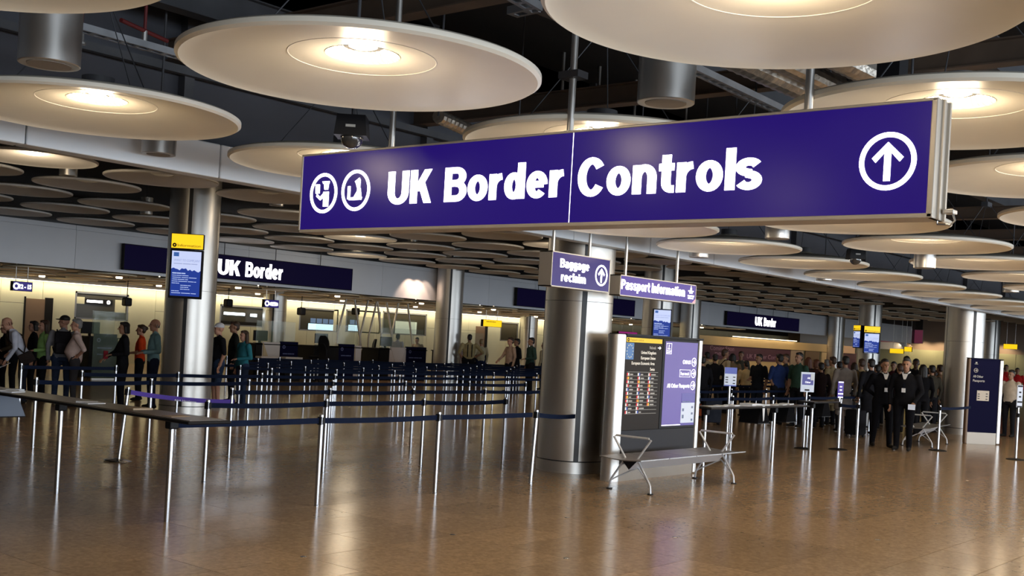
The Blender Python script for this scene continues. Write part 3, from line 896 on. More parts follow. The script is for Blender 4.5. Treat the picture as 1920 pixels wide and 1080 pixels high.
# foil ducts over the right end of the sign
for k, (px0, py0, px1, py1, r) in enumerate(((1432, 128, 1590, 200, 0.11), (1478, 120, 1620, 190, 0.08), (1600, 120, 1740, 190, 0.10))):
    a, b = pZ(px0, py0, 3.88), pZ(px1, py1, 3.88)
    t = thing('foil_duct', ['wide crinkled foil duct above the sign arrow', 'thin crinkled foil duct beside the wide one', 'crinkled foil duct right of the dark drop post'][k], 'duct', (0, 0, 0))
    n = 60
    A, B = Vector(a), Vector(b)
    A, B = A - (B - A) * 0.9, B + (B - A) * 0.3
    MB().tube([(A.lerp(B, i / n))[:] for i in range(n + 1)], [r * (1 + 0.05 * (i % 2)) for i in range(n + 1)], 14).build('sleeve', M_FOIL, t, False)
    q = MB()
    for f_ in (0.45, 0.75):
        p = A.lerp(B, f_); q.cyl(p.x, p.y, p.z, 5.19, 0.01, 8)
    q.build('drop_rod', M_STEELB, t)
a = pZ(1672, 150, 3.5)
tag(MB().box(a[0] - .07, a[0] + .07, a[1] - .07, a[1] + .07, 3.45, 5.2).build('drop_post', M_BLACK), 'square black drop post hanging above the right end of the sign', 'post')
a = pZ(270, 85, 3.6); b = pZ(345, 115, 3.6)
for k, (px_, py_) in enumerate(((152, 74), (270, 84))):
    a = pZ(px_, py_, 3.75)
    t = thing('sprinkler_pipe', ['red sprinkler pipe fitting beside the speaker can', 'red sprinkler pipe fitting above the cream disc'][k], 'pipe', a)
    MB().tube([(-0.25, -0.1, 0.1), (0.25, 0.1, 0.1)], 0.016, 10).cyl(0, 0, 0.1, 1.45, 0.012, 8).build('pipe', M_REDP, t, True)
    MB().cyl(0, 0, -0.02, 0.1, 0.02, 8).cyl(0, 0, -0.035, -0.02, 0.035, 10).build('sprinkler_head', M_ALU, t, True)
a, b = pZ(822, 218, 3.4), pZ(880, 245, 3.4)
t = thing('foil_duct', 'small crumpled foil duct end below the brightly lit disc', 'duct', (0, 0, 0))
n = 16; A, B = Vector(a), Vector(b)
MB().tube([(A.lerp(B, i / n))[:] for i in range(n + 1)], [0.05 * (1 + 0.12 * (i % 2)) for i in range(n + 1)], 12).build('sleeve', M_FOIL, t)
MB().cyl(A.x, A.y, A.z, 5.2, 0.008, 6).build('drop_rod', M_STEELB, t)

# speaker cans between the discs
CANS = [(92, 122, 3.28, 0.16, 'grey'), (1248, 194, 3.28, 0.16, ''), (297, 290, 3.16, 0.14, ''), (1457, 448, 3.02, 0.13, ''), (1310, 483, 3.0, 0.13, ''),
        (1733, 503, 3.0, 0.13, ''), (1545, 526, 3.0, 0.13, ''), (1895, 548, 3.0, 0.13, ''), (128, 330, 4.0, 0.14, ''), (274, 402, 4.0, 0.13, ''), (518, 386, 4.0, 0.13, ''), (773, 469, 4.0, 0.13, '')]
CANL = ['large grey speaker can hanging left of the lit cream disc', 'large grey speaker can hanging below the big lit disc above the sign',
        'grey speaker can hanging against the white beam under the cream disc', 'grey speaker can hanging under the main sign near its arrow half',
        'grey speaker can by the passport sign pole', 'grey speaker can between discs right of the dome camera', 'grey speaker can hanging before the far part of the white beam',
        'grey speaker can far down the near disc rows', 'small grey speaker can under the lit far disc', 'small grey speaker can left of the screen column', 'small grey speaker can left of the main sign',
        'small grey speaker can above the far fascia']
DISCS = [o.location.copy() for o in COL.objects if o.name.startswith('ceiling_disc')]


def clear_of_discs(px_, py_, z, r):
    best = None
    for k in range(0, 60):
        for sg in (1, -1):
            zz = z + sg * 0.008 * k
            p = pZ(px_, py_, zz)
            dmin = min(math.hypot(p[0] - d.x, p[1] - d.y) for d in DISCS if abs(d.z - zz) < 0.75)
            if dmin > 0.93 + r: return p
    return pZ(px_, py_, z)


for (cx, cy, z, r, _), lab in zip(CANS, CANL):
    p = clear_of_discs(cx, cy, z, r)
    t = thing('speaker_can', lab, 'speaker', p)
    top = (5.2 if p[1] < BY else 4.85) - p[2]
    MB().lathe([(r - 0.045, 0.004), (r - 0.04, 0.0), (r - 0.004, 0.0), (r, 0.004), (r, 0.36), (r - 0.01, 0.365)], 40).build('body', M_ALU, t, True)
    MB().cyl(0, 0, -0.002, 0.004, r - 0.045, 32).build('grille', mat('grille_grey', (0.30, 0.28, 0.25), 0.7), t, True)
    MB().cyl(0, 0, 0.36, top, 0.01, 8).build('drop_rod', M_STEELB, t)

# dome cameras
for (cx, cy, dd, sc_, lab) in ((660, 258, 7.05, 1.0, 'black dome camera in a tapered box above the main sign'), (1604, 486, 14.2, 1.0, 'black dome camera hanging under a disc right of the main sign')):
    p = pD(cx, cy, dd)
    t = thing('dome_camera', lab, 'camera', p, R(-50))
    s_ = 0.088
    MB().add([(-s_ * 1.15, -s_ * 1.1, 0), (s_ * 1.15, -s_ * 1.1, 0), (s_ * 1.15, s_ * 1.1, 0), (-s_ * 1.15, s_ * 1.1, 0), (-s_, -s_, 0.13), (s_, -s_, 0.13), (s_, s_, 0.13), (-s_, s_, 0.13)],
             [(0, 3, 2, 1), (4, 5, 6, 7), (0, 1, 5, 4), (1, 2, 6, 5), (2, 3, 7, 6), (3, 0, 4, 7)]).build('housing', M_BLACK, t)
    MB().ball((0, 0, 0), 0.072, 20, 12).build('dome', mat('dome_glass', (0.04, 0.04, 0.04), 0.05, spec=0.9), t, True)
    MB().box(-0.03, 0.03, -s_ * 1.13, -s_ * 1.07, 0.05, 0.066).build('name_plate', mat('plate_grey', (0.4, 0.4, 0.38), 0.5), t)
    MB().cyl(0, 0, 0.13, 5.2 - p[2], 0.012, 8).build('drop_rod', M_STEELB, t)

# ================================================================== SIGNS
def sign_root(name, label, x, y, z, face, group=None):
    """local frame: x to the reader's right, -y towards the reader, z up"""
    return thing(name, label, 'sign', (x, y, z), {'-Y': 0, '-X': R(-90), '45': R(-45)}[face] if isinstance(face, str) else face, group)


# ---- the long main sign: faces -X, runs along Y
SX, SYL, SYR, SZ0, SZ1, STH = 5.1, 6.155, 1.775, 2.448, 2.992, 0.17
ms = sign_root('hanging_sign', 'long backlit blue hanging sign reading UK Border Controls with arrow', SX, SYL, SZ0, '-X')
W, Hh = SYL - SYR, SZ1 - SZ0
fr = MB()
e = 0.022
fr.box(0, W, 0, STH, 0, e, 0.004).box(0, W, 0, STH, Hh - 0.014, Hh, 0.004).box(0, 0.016, 0, STH, 0, Hh, 0.004).box(W - 0.03, W, 0, STH, 0, Hh, 0.006)
fr.box(0.01, W - 0.01, STH - 0.012, STH - 0.004, 0.01, Hh - 0.01)
fr.build('frame', M_CHAMP, ms)
lip = MB().box(W - 0.004, W + 0.012, 0.055, 0.075, 0, Hh).box(W - 0.004, W + 0.012, 0.13, 0.15, 0, Hh)
lip.build('end_rib', M_CHAMP, ms)
seam = SYL - 3.815
MB().box(0.016, seam - 0.0035, 0.006, 0.02, e, Hh - 0.014).build('face_panel', M_SIGN, ms)
MB().box(seam + 0.0035, W - 0.03, 0.006, 0.02, e, Hh - 0.014).build('face_panel', M_SIGN, ms)
MB().box(seam - 0.0035, seam + 0.0035, 0.010, 0.018, e, Hh - 0.014).build('light_gap', M_WHITE_E, ms)
zb = 2.617 - SZ0
sign_text('UK', SYL - 5.285, SYL - 4.895, zb, 0.212, 0.006, 0.004).build('letters', M_WHITE_E, ms)
sign_text('Border', SYL - 4.785, SYL - 3.862, zb, 0.212, 0.006, 0.004).build('letters', M_WHITE_E, ms)
sign_text('Controls', SYL - 3.765, SYL - 2.632, zb - 0.004, 0.215, 0.006, 0.004).build('letters', M_WHITE_E, ms)
ic = MB(); arrow_icon(ic, SYL - 1.995, 2.715 - SZ0, 0.135, 0.001, 0.006); ic.build('arrow_symbol', M_WHITE_E, ms)
# passport control and customs pictograms
for k, (yc, zc) in enumerate(((5.912, 2.715), (5.592, 2.722))):
    cx, cz, r = SYL - yc, zc - SZ0, 0.137
    q = MB().ringp(cx, cz, r, r * 0.84, 0.001, 0.006, 40)
    P = lambda pts: q.prism([(cx + x * r * 0.84, cz + z * r * 0.84) for x, z in pts], 0.001, 0.006)
    if k == 0:
        P([(-0.14, 0.70), (0.48, 0.70), (0.46, 0.56), (-0.06, 0.56)]); P([(0.02, 0.545), (0.42, 0.545), (0.38, 0.20), (0.08, 0.20)])
        P([(0.0, 0.08), (0.46, 0.08), (0.46, -0.80), (0.02, -0.80)]); P([(0.05, 0.04), (0.02, -0.22), (-0.26, -0.42), (-0.28, -0.22)])
        P([(-0.28, -0.22), (-0.26, -0.42), (-0.62, -0.18), (-0.58, -0.02)]); P([(-0.74, 0.54), (-0.38, 0.54), (-0.36, -0.0), (-0.70, -0.0)])
    else:
        P([(-0.08, 0.52), (0.28, 0.72), (0.38, 0.56), (0.02, 0.38)]); P([(0.02, 0.40), (0.36, 0.52), (0.36, 0.16), (0.10, 0.16)])
        P([(0.12, 0.12), (0.40, 0.12), (0.52, -0.5), (0.20, -0.5)]); P([(0.22, 0.06), (0.20, -0.22), (-0.08, -0.5), (-0.22, -0.5)])
        P([(-0.66, 0.26), (-0.46, 0.26), (-0.46, -0.5), (-0.66, -0.5)]); P([(-0.60, -0.40), (0.56, -0.40), (0.5, -0.56), (-0.52, -0.56)])
    q.build('passport_symbol' if k == 0 else 'customs_symbol', M_WHITE_E, ms)
for yy in (5.36, 3.90, 2.44):
    MB().cyl(SYL - yy, STH / 2, Hh, 5.2 - SZ0, 0.021, 14).cyl(SYL - yy, STH / 2, Hh, Hh + 0.012, 0.04, 14).build('pole', M_ALU, ms, True)
MB().box(SYL - 3.90 - 0.07, SYL - 3.90 + 0.07, STH / 2 - 0.05, STH / 2 + 0.05, 0.86, 0.90).build('pole_bracket', M_STEELB, ms)
jb = MB().box(W + 0.012, W + 0.06, 0.1, 0.16, 0.03, 0.05, 0.004); jb.build('cable_box', M_ALU, ms)
MB().tube([(W + 0.05, 0.13, 0.03), (W + 0.06, 0.13, 0.0), (W + 0.04, 0.13, -0.02), (W - 0.02, 0.13, -0.015), (W - 0.02, 0.13, 0.005)], 0.005, 6).build('cable', M_ALU, ms, True)

# ---- baggage reclaim and passport information signs: face -Y
bs = sign_root('hanging_sign', 'backlit blue hanging sign reading Baggage reclaim with up arrow', 10.43, 8.0, 2.43, '-Y')
W, Hh, T = 1.20, 0.415, 0.19


def box_sign(root, W, Hh, T, face, edge=0.012, framem=None):
    m = framem or M_CHAMP
    MB().box(0, W, 0.0, T, 0, edge).box(0, W, 0, T, Hh - edge, Hh).box(0, edge, 0, T, 0, Hh).box(W - edge, W, 0, T, 0, Hh).box(edge, W - edge, T - 0.01, T, edge, Hh - edge).build('frame', m, root)
    MB().box(edge, W - edge, 0.004, 0.02, edge, Hh - edge).build('face_panel', face, root)


box_sign(bs, W, Hh, T, M_SIGN)
sign_text('Baggage', 0.165, 0.755, 0.235, 0.105, 0.004, 0.003).build('letters', M_WHITE_E, bs)
sign_text('reclaim', 0.195, 0.695, 0.075, 0.105, 0.004, 0.003).build('letters', M_WHITE_E, bs)
q = MB(); arrow_icon(q, 1.02, 0.203, 0.13, 0.001, 0.004); q.build('arrow_symbol', M_WHITE_E, bs)
for xx in (0.13, 0.87): MB().cyl(xx, T / 2, Hh, 5.2 - 2.43, 0.02, 12).build('pole', M_ALU, bs, True)
ps = sign_root('hanging_sign', 'backlit violet hanging sign reading Passport Information with crest', 11.87, 8.0, 2.415, '-Y')
W, Hh, T = 1.90, 0.265, 0.16
box_sign(ps, W, Hh, T, M_SIGN2)
sign_text('Passport Information', 0.03, 1.60, 0.085, 0.125, 0.004, 0.003).build('letters', M_WHITE_E, ps)
q = MB().prism([(1.735, 0.18), (1.76, 0.245), (1.785, 0.18)], 0.001, 0.004)
q.box(1.69, 1.83, 0.001, 0.004, 0.165, 0.18).box(1.72, 1.80, 0.001, 0.004, 0.14, 0.158).box(1.68, 1.85, 0.001, 0.004, 0.095, 0.115).box(1.69, 1.83, 0.001, 0.004, 0.065, 0.083).build('crest', M_WHITE_E, ps)
MB().prism([(1.80, 0.0125), (1.887, 0.0125), (1.887, 0.07)], 0.001, 0.004).build('corner_flash', mat('pink_print', (0.7, 0.35, 0.4), 0.5, emit=(0.7, 0.35, 0.4), strength=0.5), ps)
for xx in (0.22, 1.49): MB().cyl(xx, T / 2, Hh, 5.2 - 2.415, 0.02, 12).build('pole', M_ALU, ps, True)

# ---- long dark UK Border signs on the fascia
for k, (x0, lab) in enumerate(((16.9, 'long dark navy sign reading UK Border on the fascia behind the screen column'), (33.85, 'long dark navy sign on the fascia hidden partly by the near column'),
                               (50.65, 'long dark sign reading UK Border on the fascia above the hoarding'))):
    t = sign_root('fascia_sign', lab, x0, FY - 0.22, 3.055, '-Y')
    W, Hh = 8.35, 0.715
    box_sign(t, W, Hh, 0.12, M_SIGND, 0.02, M_DARK)
    sign_text('UK', 3.06, 3.86, 0.125, 0.45, 0.004, 0.01).build('letters', M_WHITE_E, t)
    sign_text('Border', 4.05, 5.46, 0.125, 0.45, 0.004, 0.01).build('letters', M_WHITE_E, t)
    for xx in (1.4, 3.3, 5.2, 7.0): MB().cyl(xx, 0.06, Hh, Hh + 0.62, 0.012, 8).build('pole', M_STEELB, t, True)
    MB().box(0.5, W - 0.5, 0.12, 0.2, 0.2, 0.3).build('wall_bracket', M_DARK, t)

# ---- number signs and yellow sign in the desk zone
def small_sign(px0, px1, py0, py1, Y, body, face, label, lit=True, ring=True, top=3.33, letters=None):
    a = pY(px0, (py0 + py1) / 2, Y); b = pY(px1, (py0 + py1) / 2, Y); z1 = pY((px0 + px1) / 2, py0, Y)[2]; z0 = pY((px0 + px1) / 2, py1, Y)[2]
    t = sign_root('hanging_sign', label, a[0], Y, z0, '-Y')
    W, Hh = b[0] - a[0], z1 - z0
    box_sign(t, W, Hh, 0.14, face, 0.012, M_DARK)
    if ring:
        MB().ringp(0.18 * W, Hh / 2, Hh * 0.34, Hh * 0.2, 0.0, 0.004).build('ring_symbol', M_WHITE_E, t)
    if body:
        text_mb(body, (0.34 if ring else 0.1) * W, 0.94 * W, Hh * 0.27, Hh * 0.45, 0.004, 0.004, 0.04).build('letters', letters or M_WHITE_E, t)
    for xx in (0.2 * W, 0.8 * W): MB().cyl(xx, 0.07, Hh, top - z0, 0.012, 8).build('pole', M_ALU, t, True)
    return t


small_sign(24, 61, 528, 546, 28.9, '12 - 15', M_SIGN, 'small lit navy sign reading 12 - 15 over the desks')
small_sign(496, 523, 562, 577, 30.0, '8', M_SIGN, 'small lit navy number sign in front of the desk zone column')
ys = small_sign(906, 941, 600, 613, 31.5, None, M_YEL_E, 'lit yellow hanging sign over the desks by the queue exit', ring=False)
q = MB(); bars(q, 0.2, 0.85, 0.2, 0.03, 0.003, 3); q.build('small_print', M_OCHRE, ys)
small_sign(1160, 1195, 622, 628, 37.5, None, M_MAGENTA, 'small magenta lit sign far beyond the information kiosk', ring=False)
for (px_, py_, Y, lab) in ((238, 565, 33.5, 'black pendant speaker left of the screen column'), (428, 567, 33.0, 'black pendant speaker beside the white capped man'), (565, 583, 33.0, 'black pendant speaker above the empty desk'),
                           (395, 560, 31.0, 'large black pendant speaker against the screen column edge'), (667, 583, 33.0, 'black pendant speaker by the slanted struts')):
    p = pY(px_, py_, Y)
    t = thing('pendant_speaker', lab, 'speaker', p)
    MB().box(-0.13, 0.13, -0.13, 0.13, -0.16, 0.12, 0.05).build('case', M_BLACK, t)
    MB().cyl(0, 0, 0.12, 3.33 - p[2], 0.014, 8).build('drop_rod', M_BLACK, t)

# ================================================================== INFORMATION SCREENS
def info_screen(label, cx, cy, z0, z1, w, rotz, header=True, off=0.62):
    """portrait screen hung on the groove side of a column"""
    n = (math.sin(rotz), -math.cos(rotz))
    t = thing('information_screen', label, 'screen', (cx + n[0] * off, cy + n[1] * off, z0), rotz)
    h = z1 - z0; hs = h * (0.755 if header else 1.0)
    MB().box(-w / 2, w / 2, 0, 0.1, 0, hs, 0.006).build('case', M_BLACK, t)
    b = w * 0.055
    xs0, xs1, zs0, zs1 = -w / 2 + b, w / 2 - b, b * 1.3, hs - b
    zm = zs0 + (zs1 - zs0) * 0.60
    n_ = 14
    wave = [(xs0 + (xs1 - xs0) * i / n_, zm + 0.018 * math.sin(i * 1.3) + 0.012 * math.sin(i * 2.9) - (0.03 if i > 9 else 0) + (0.02 if i == n_ else 0)) for i in range(n_ + 1)]
    MB().prism([(xs1, zs1), (xs0, zs1)] + wave, -0.002, 0.0).build('display_top', M_SCR_T, t)
    MB().prism(wave[::-1] + [(xs0, zs0), (xs1, zs0)], -0.002, 0.0).build('display_bottom', M_SCR_B, t)
    hw = xs1 - xs0
    MB().box(xs0 + 0.06 * hw, xs0 + 0.24 * hw, -0.004, -0.002, zs1 - 0.19 * hw, zs1 - 0.05 * hw).build('crest_tile', mat('screen_logo', (0.04, 0.12, 0.4), 0.4, emit=(0.04, 0.13, 0.42), strength=0.7), t)
    text_mb('WANT TO COMPLAIN?', xs0 + 0.08 * hw, xs1 - 0.04 * hw, zs1 - 0.36 * hw, 0.05 * hw / 0.6, -0.002, 0.002, 0.0).build('heading', M_SCR_GR, t)
    q = MB(); bars(q, xs0 + 0.08 * hw, xs1 - 0.1 * hw, zs1 - 0.45 * hw, 0.012, -0.002, 3); q.build('small_print', M_SCR_GR, t)
    q = MB(); zz = zm - 0.10 * hw
    for k, (a, b_) in enumerate(((0.04, 0.5), (0.04, 0.62), (0.05, 0.9), (0.05, 0.6), (0.04, 0.88), (0.04, 0.30), (0.34, 0.7), (0.34, 0.62), (0.34, 0.66), (0.04, 0.3), (0.04, 0.9))):
        zz -= 0.068 * hw
        bars(q, xs0 + a * hw, xs0 + b_ * hw, zz, 0.020 * hw + (0.01 if k == 0 else 0), -0.002, 4)
    q.build('small_print', M_SCR_TX, t)
    if header:
        hd = MB().box(-w / 2, w / 2, 0, 0.1, hs + 0.008, h, 0.006); hd.build('header_case', M_BLACK, t)
        MB().box(-w / 2 + 0.012, w / 2 - 0.012, -0.003, 0.0, hs + 0.02, h - 0.012).build('header_panel', M_YEL_E, t)
        MB().ringp(-w / 2 + 0.07, hs + 0.075, 0.038, 0.012, -0.006, -0.003, 20).build('info_symbol', M_BLACK, t)
        text_mb('Information', -w / 2 + 0.125, w / 2 - 0.05, hs + 0.05, 0.055, -0.003, 0.002, 0.01).build('letters', M_OCHRE, t)
    MB().box(-0.05, 0.05, 0.1, off - 0.44, h * 0.3, h * 0.6).build('mount', M_BLACK, t)
    return t


info_screen('tall information screen with yellow header on the maze column', 12.8, 18.5, 2.19, 3.40, 0.60, R(-45))
info_screen('blue and white screen without header above the kiosk', 29.6, 18.5, 2.02, 2.93, 0.58, R(-45), False)
info_screen('information screen with yellow header on the far column, seen face on', 46.4, 18.5, 2.0, 3.14, 0.66, R(-58))
info_screen('information screen with yellow header on the far column, seen edge on', 46.4, 18.5, 2.2, 3.16, 0.5, R(-122))

# ================================================================== KIOSK
kx, ky = 12.0, 8.2
kk = thing('information_kiosk', 'freestanding kiosk with passport list board and purple screen behind the bench', 'kiosk', (kx, ky, 0))
kh = 1.93
m = MB()
pts = [(0.345 + 0.125 * math.cos(a), 0.115 + 0.125 * math.sin(a)) for a in [PI / 2 + PI * i / 16 for i in range(17)]]
pts += [(0.36, -0.01), (0.36, 0.24)]
m.prismz(pts, 0.0, kh)
m.build('rounded_edge', M_ALU, kk, True)
MB().box(2.27, 2.36, -0.02, 0.25, 0, kh, 0.02).build('side_edge', M_ALU, kk)
MB().box(0.36, 2.27, 0.02, 0.22, 0.22, kh - 0.01).build('cabinet', M_KBLACK, kk)
MB().box(0.36, 2.27, 0.0, 0.24, 0.0, 0.22).build('plinth', mat('plinth_bronze', (0.24, 0.20, 0.16), 0.35, 0.7), kk)
MB().box(0.36, 2.27, 0.0, 0.02, 0.22, 0.66).build('lower_panel', M_KGREY, kk)
MB().box(0.365, 1.295, 0.0, 0.02, 0.67, kh - 0.03).build('list_board', M_KBLACK, kk)
MB().box(1.305, 2.265, -0.004, 0.02, 0.67, kh - 0.03).build('screen_bezel', M_BLACK, kk)
MB().box(0.36, 2.36, -0.025, 0.255, kh - 0.012, kh + 0.012).build('cap', M_BLACK, kk)
# list board details
f0 = -0.001
MB().box(0.39, 1.27, f0 - 0.002, f0, 1.835, 1.895).build('yellow_band', M_YEL, kk)
q = MB().ringp(0.43, 1.865, 0.024, 0.010, f0 - 0.004, f0 - 0.002, 16); q.build('info_symbol', M_BLACK, kk)
text_mb('Passport control', 0.48, 0.80, 1.853, 0.032, f0 - 0.002, 0.001, 0.0).build('band_letters', M_OCHRE, kk)
MB().box(0.385, 0.575, f0 - 0.002, f0, 1.605, 1.825).build('eu_flag', M_EU, kk)
q = MB()
for i in range(12):
    a = 2 * PI * i / 12
    c = (0.48 + 0.072 * math.cos(a), 1.715 + 0.085 * math.sin(a))
    st = []
    for j in range(10):
        rr_ = 0.014 if j % 2 == 0 else 0.006
        st.append((c[0] + rr_ * math.sin(j * PI / 5), c[1] + rr_ * math.cos(j * PI / 5)))
    q.prism(st, f0 - 0.004, f0 - 0.002)
q.build('stars', mat('star_pale', (0.7, 0.75, 0.6), 0.5), kk)
LET = M_WHITE_S
for body, x0, x1, z in (('Nationals', 0.96, 1.12, 1.755), ('United Kingdom', 0.76, 1.13, 1.685), ('European Union', 0.76, 1.12, 1.612), ('European Economic Area', 0.54, 1.105, 1.54), ('Swiss', 1.0, 1.115, 1.462)):
    text_mb(body, x0, x1, z, 0.043, f0, 0.002, 0.012).build('letters', M_TEXTG if body == 'Nationals' else mat('letter_pale', (0.75, 0.7, 0.62), 0.5, emit=(0.8, 0.75, 0.66), strength=0.5), kk)
q = MB().box(1.17, 1.22, f0 - 0.002, f0, 1.771, 1.781).prism([(1.215, 1.752), (1.25, 1.776), (1.215, 1.80)], f0 - 0.002, f0); q.build('arrow_symbol', LET, kk)
FL = [((0.6, 0.02, 0.03), (0.8, 0.8, 0.8)), ((0.8, 0.75, 0.7), (0.6, 0.02, 0.03)), ((0.6, 0.1, 0.02), (0.8, 0.5, 0.05)), ((0.8, 0.8, 0.8), (0.03, 0.08, 0.4)), ((0.7, 0.02, 0.05), (0.8, 0.8, 0.78))]
q2 = MB()
for c in range(3):
    for r_ in range(11):
        if c == 2 and r_ > 8: continue
        z = 1.392 - r_ * 0.0505
        x = 0.44 + c * 0.262
        fl = FL[(r_ * 2 + c * 3) % 5]
        fo = MB(); fo.box(x, x + 0.027, f0 - 0.002, f0, z, z + 0.036); fo.cur = 1; fo.box(x + 0.027, x + 0.055, f0 - 0.002, f0, z, z + 0.036)
        fo.build('flag', [mat('flag_%d' % FL.index(fl), fl[0], 0.5, emit=fl[0], strength=0.25), mat('flagb_%d' % FL.index(fl), fl[1], 0.5, emit=fl[1], strength=0.25)], kk)
        q2.box(x + 0.075, x + 0.075 + random.uniform(0.05, 0.12), f0 - 0.0015, f0, z + 0.008, z + 0.024)
tag(q2.build('small_print', M_TEXTG, kk), kind='stuff')
q = MB()
for r_ in range(12):
    z = 1.438 - r_ * 0.0505
    q.box(0.44, 1.21, f0 - 0.001, f0, z, z + 0.004)
tag(q.build('rules', M_TEXTG, kk), kind='stuff')
# purple screen
f1 = -0.005
MB().box(1.36, 2.235, f1 - 0.002, f1, 0.70, 1.875).build('display', M_KPURP, kk)
f2 = f1 - 0.002
q = MB()
for (a, b, c, d) in ((1.385, 1.52, 1.70, 1.706), (1.385, 1.52, 1.844, 1.85), (1.385, 1.391, 1.70, 1.85), (1.514, 1.52, 1.70, 1.85), (1.40, 1.50, 1.735, 1.75), (1.40, 1.49, 1.715, 1.725), (1.44, 1.455, 1.785, 1.83), (1.42, 1.48, 1.765, 1.78)):
    q.box(a, b, f2 - 0.002, f2, c, d)
tag(q.build('crest', LET, kk), kind='stuff')
text_mb('IRIS', 1.91, 2.06, 1.572, 0.052, f2, 0.002, 0.03).build('letters', LET, kk)
MB().ringp(1.87, 1.598, 0.03, 0.018, f2 - 0.002, f2, 16).build('eye_symbol', LET, kk)
text_mb('Fast track', 1.80, 2.03, 1.412, 0.045, f2, 0.002, 0.02).build('letters', LET, kk)
q = MB()
for (a, b, c, d) in ((1.77, 2.06, 1.385, 1.391), (1.77, 2.06, 1.484, 1.49), (1.77, 1.776, 1.385, 1.49), (2.054, 2.06, 1.385, 1.49)): q.box(a, b, f2 - 0.002, f2, c, d)
q.build('outline', LET, kk)
text_mb('All Other Passports', 1.45, 2.06, 1.235, 0.058, f2, 0.002, 0.03).build('letters', LET, kk)
for z in (1.60, 1.437, 1.265):
    q = MB(); arrow_icon(q, 2.15, z, 0.064, f2 - 0.003, f2, 0); q.build('arrow_symbol', LET, kk)
MB().box(1.86, 2.225, f2 - 0.003, f2, 0.735, 1.02).build('poster_page', M_PAPERL, kk)
MB().box(1.86, 2.225, f2 - 0.003, f2, 1.02, 1.155).build('poster_head', M_KDPURP, kk)
MB().box(1.86, 2.225, f2 - 0.003, f2, 0.705, 0.735).build('poster_foot', M_KDPURP, kk)
q = MB(); bars(q, 1.89, 1.94, 0.80, 0.05, f2 - 0.003, 1); bars(q, 1.89, 1.94, 0.90, 0.04, f2 - 0.003, 1); bars(q, 2.14, 2.19, 0.76, 0.03, f2 - 0.003, 1); bars(q, 2.14, 2.19, 0.85, 0.03, f2 - 0.003, 1); bars(q, 2.14, 2.19, 0.94, 0.03, f2 - 0.003, 1); bars(q, 1.88, 2.1, 1.03, 0.012, f2 - 0.004, 3)
tag(q.build('small_print', mat('print_slate', (0.2, 0.25, 0.4), 0.6), kk), kind='stuff')
MB().box(1.36, 1.86, f2 - 0.002, f2, 0.705, 0.717).build('base_line', LET, kk)

# ================================================================== BENCHES
def bench(label, x, y, L, seats, rotz=0.0):
    t = thing('bench', label, 'bench', (x, y, 0), rotz)
    D = 0.60
    MB().prism([(0.25, 0), (0.25, 0)] and [(0.0, 0)], 0, 0) if False else None
    bm_ = MB()                             # triangular carrier beam along x
    v = []
    for xx in (0.22, L - 0.22):
        v += [(xx, D * 0.30, 0.395), (xx, D * 0.70, 0.395), (xx, D * 0.5, 0.27)]
    bm_.add(v, [(0, 2, 1), (3, 4, 5), (0, 3, 5, 2), (1, 2, 5, 4), (0, 1, 4, 3)])
    bm_.build('carrier_beam', M_BSILV, t)
    MB().add([(0.215, D * .30, 0.394), (0.215, D * .70, .394), (0.215, D * .5, .272), (0.222, D * .30, 0.394), (0.222, D * .70, .394), (0.222, D * .5, .272)],
             [(0, 1, 2), (3, 5, 4), (0, 2, 5, 3), (1, 4, 5, 2), (0, 3, 4, 1)]).build('beam_cap', M_BLACK, t)
    sw = L / seats
    for k in range(seats):
        q = MB()
        for i in range(10):
            a0, a1 = i / 10, (i + 1) / 10
            z = lambda a: 0.425 - 0.018 * math.sin(PI * a)
            y0, y1 = D * a0, D * a1
            q.add([(k * sw + 0.008, y0, z(a0)), ((k + 1) * sw - 0.008, y0, z(a0)), ((k + 1) * sw - 0.008, y1, z(a1)), (k * sw + 0.008, y1, z(a1)),
                   (k * sw + 0.008, y0, z(a0) - 0.012), ((k + 1) * sw - 0.008, y0, z(a0) - 0.012), ((k + 1) * sw - 0.008, y1, z(a1) - 0.012), (k * sw + 0.008, y1, z(a1) - 0.012)],
                  [(0, 1, 2, 3), (4, 7, 6, 5), (0, 4, 5, 1), (1, 5, 6, 2), (2, 6, 7, 3), (3, 7, 4, 0)])
        q.build('seat', M_SEAT, t)
    for xx in (0.26, L - 0.30):
        MB().tube([(xx, D * 0.36, 0.40), (xx, D * 0.24, 0.50), (xx, 0.03, 0.655), (xx, 0.06, 0.672), (xx, D - 0.06, 0.672), (xx, D - 0.03, 0.655), (xx, D * 0.76, 0.50), (xx, D * 0.64, 0.40)], 0.0135, 10).build('armrest', M_BSILV, t, True)
        for s_ in (0, 1):
            ya = D * (0.34 if s_ == 0 else 0.66); yo = 0.0 if s_ == 0 else D; ym = 0.01 if s_ == 0 else D - 0.01
            lg = MB().tube([(xx, ya, 0.39), (xx, ym + (0.02 if s_ == 0 else -0.02), 0.14), (xx, ym, 0.10), (xx, yo, 0.012)], 0.013, 10)
            lg.tube([(xx + 0.16, D * 0.5, 0.285), (xx + 0.03, ym + (0.06 if s_ == 0 else -0.06), 0.15), (xx, ym, 0.105)], 0.009, 8)
            o = lg.build('leg', M_BSILV, t, True)
            MB().cyl(xx, yo, 0.0, 0.014, 0.038, 18).build('foot_pad', M_BLACK, o, True)
    return t


bench('four seat perforated metal bench in front of the information kiosk', 11.40, 7.25, 2.66, 4)
p = pZ(1722, 838)
bench('metal bench behind the two officers in dark suits', p[0] - 0.2, p[1] - 0.3, 2.2, 3, R(8))

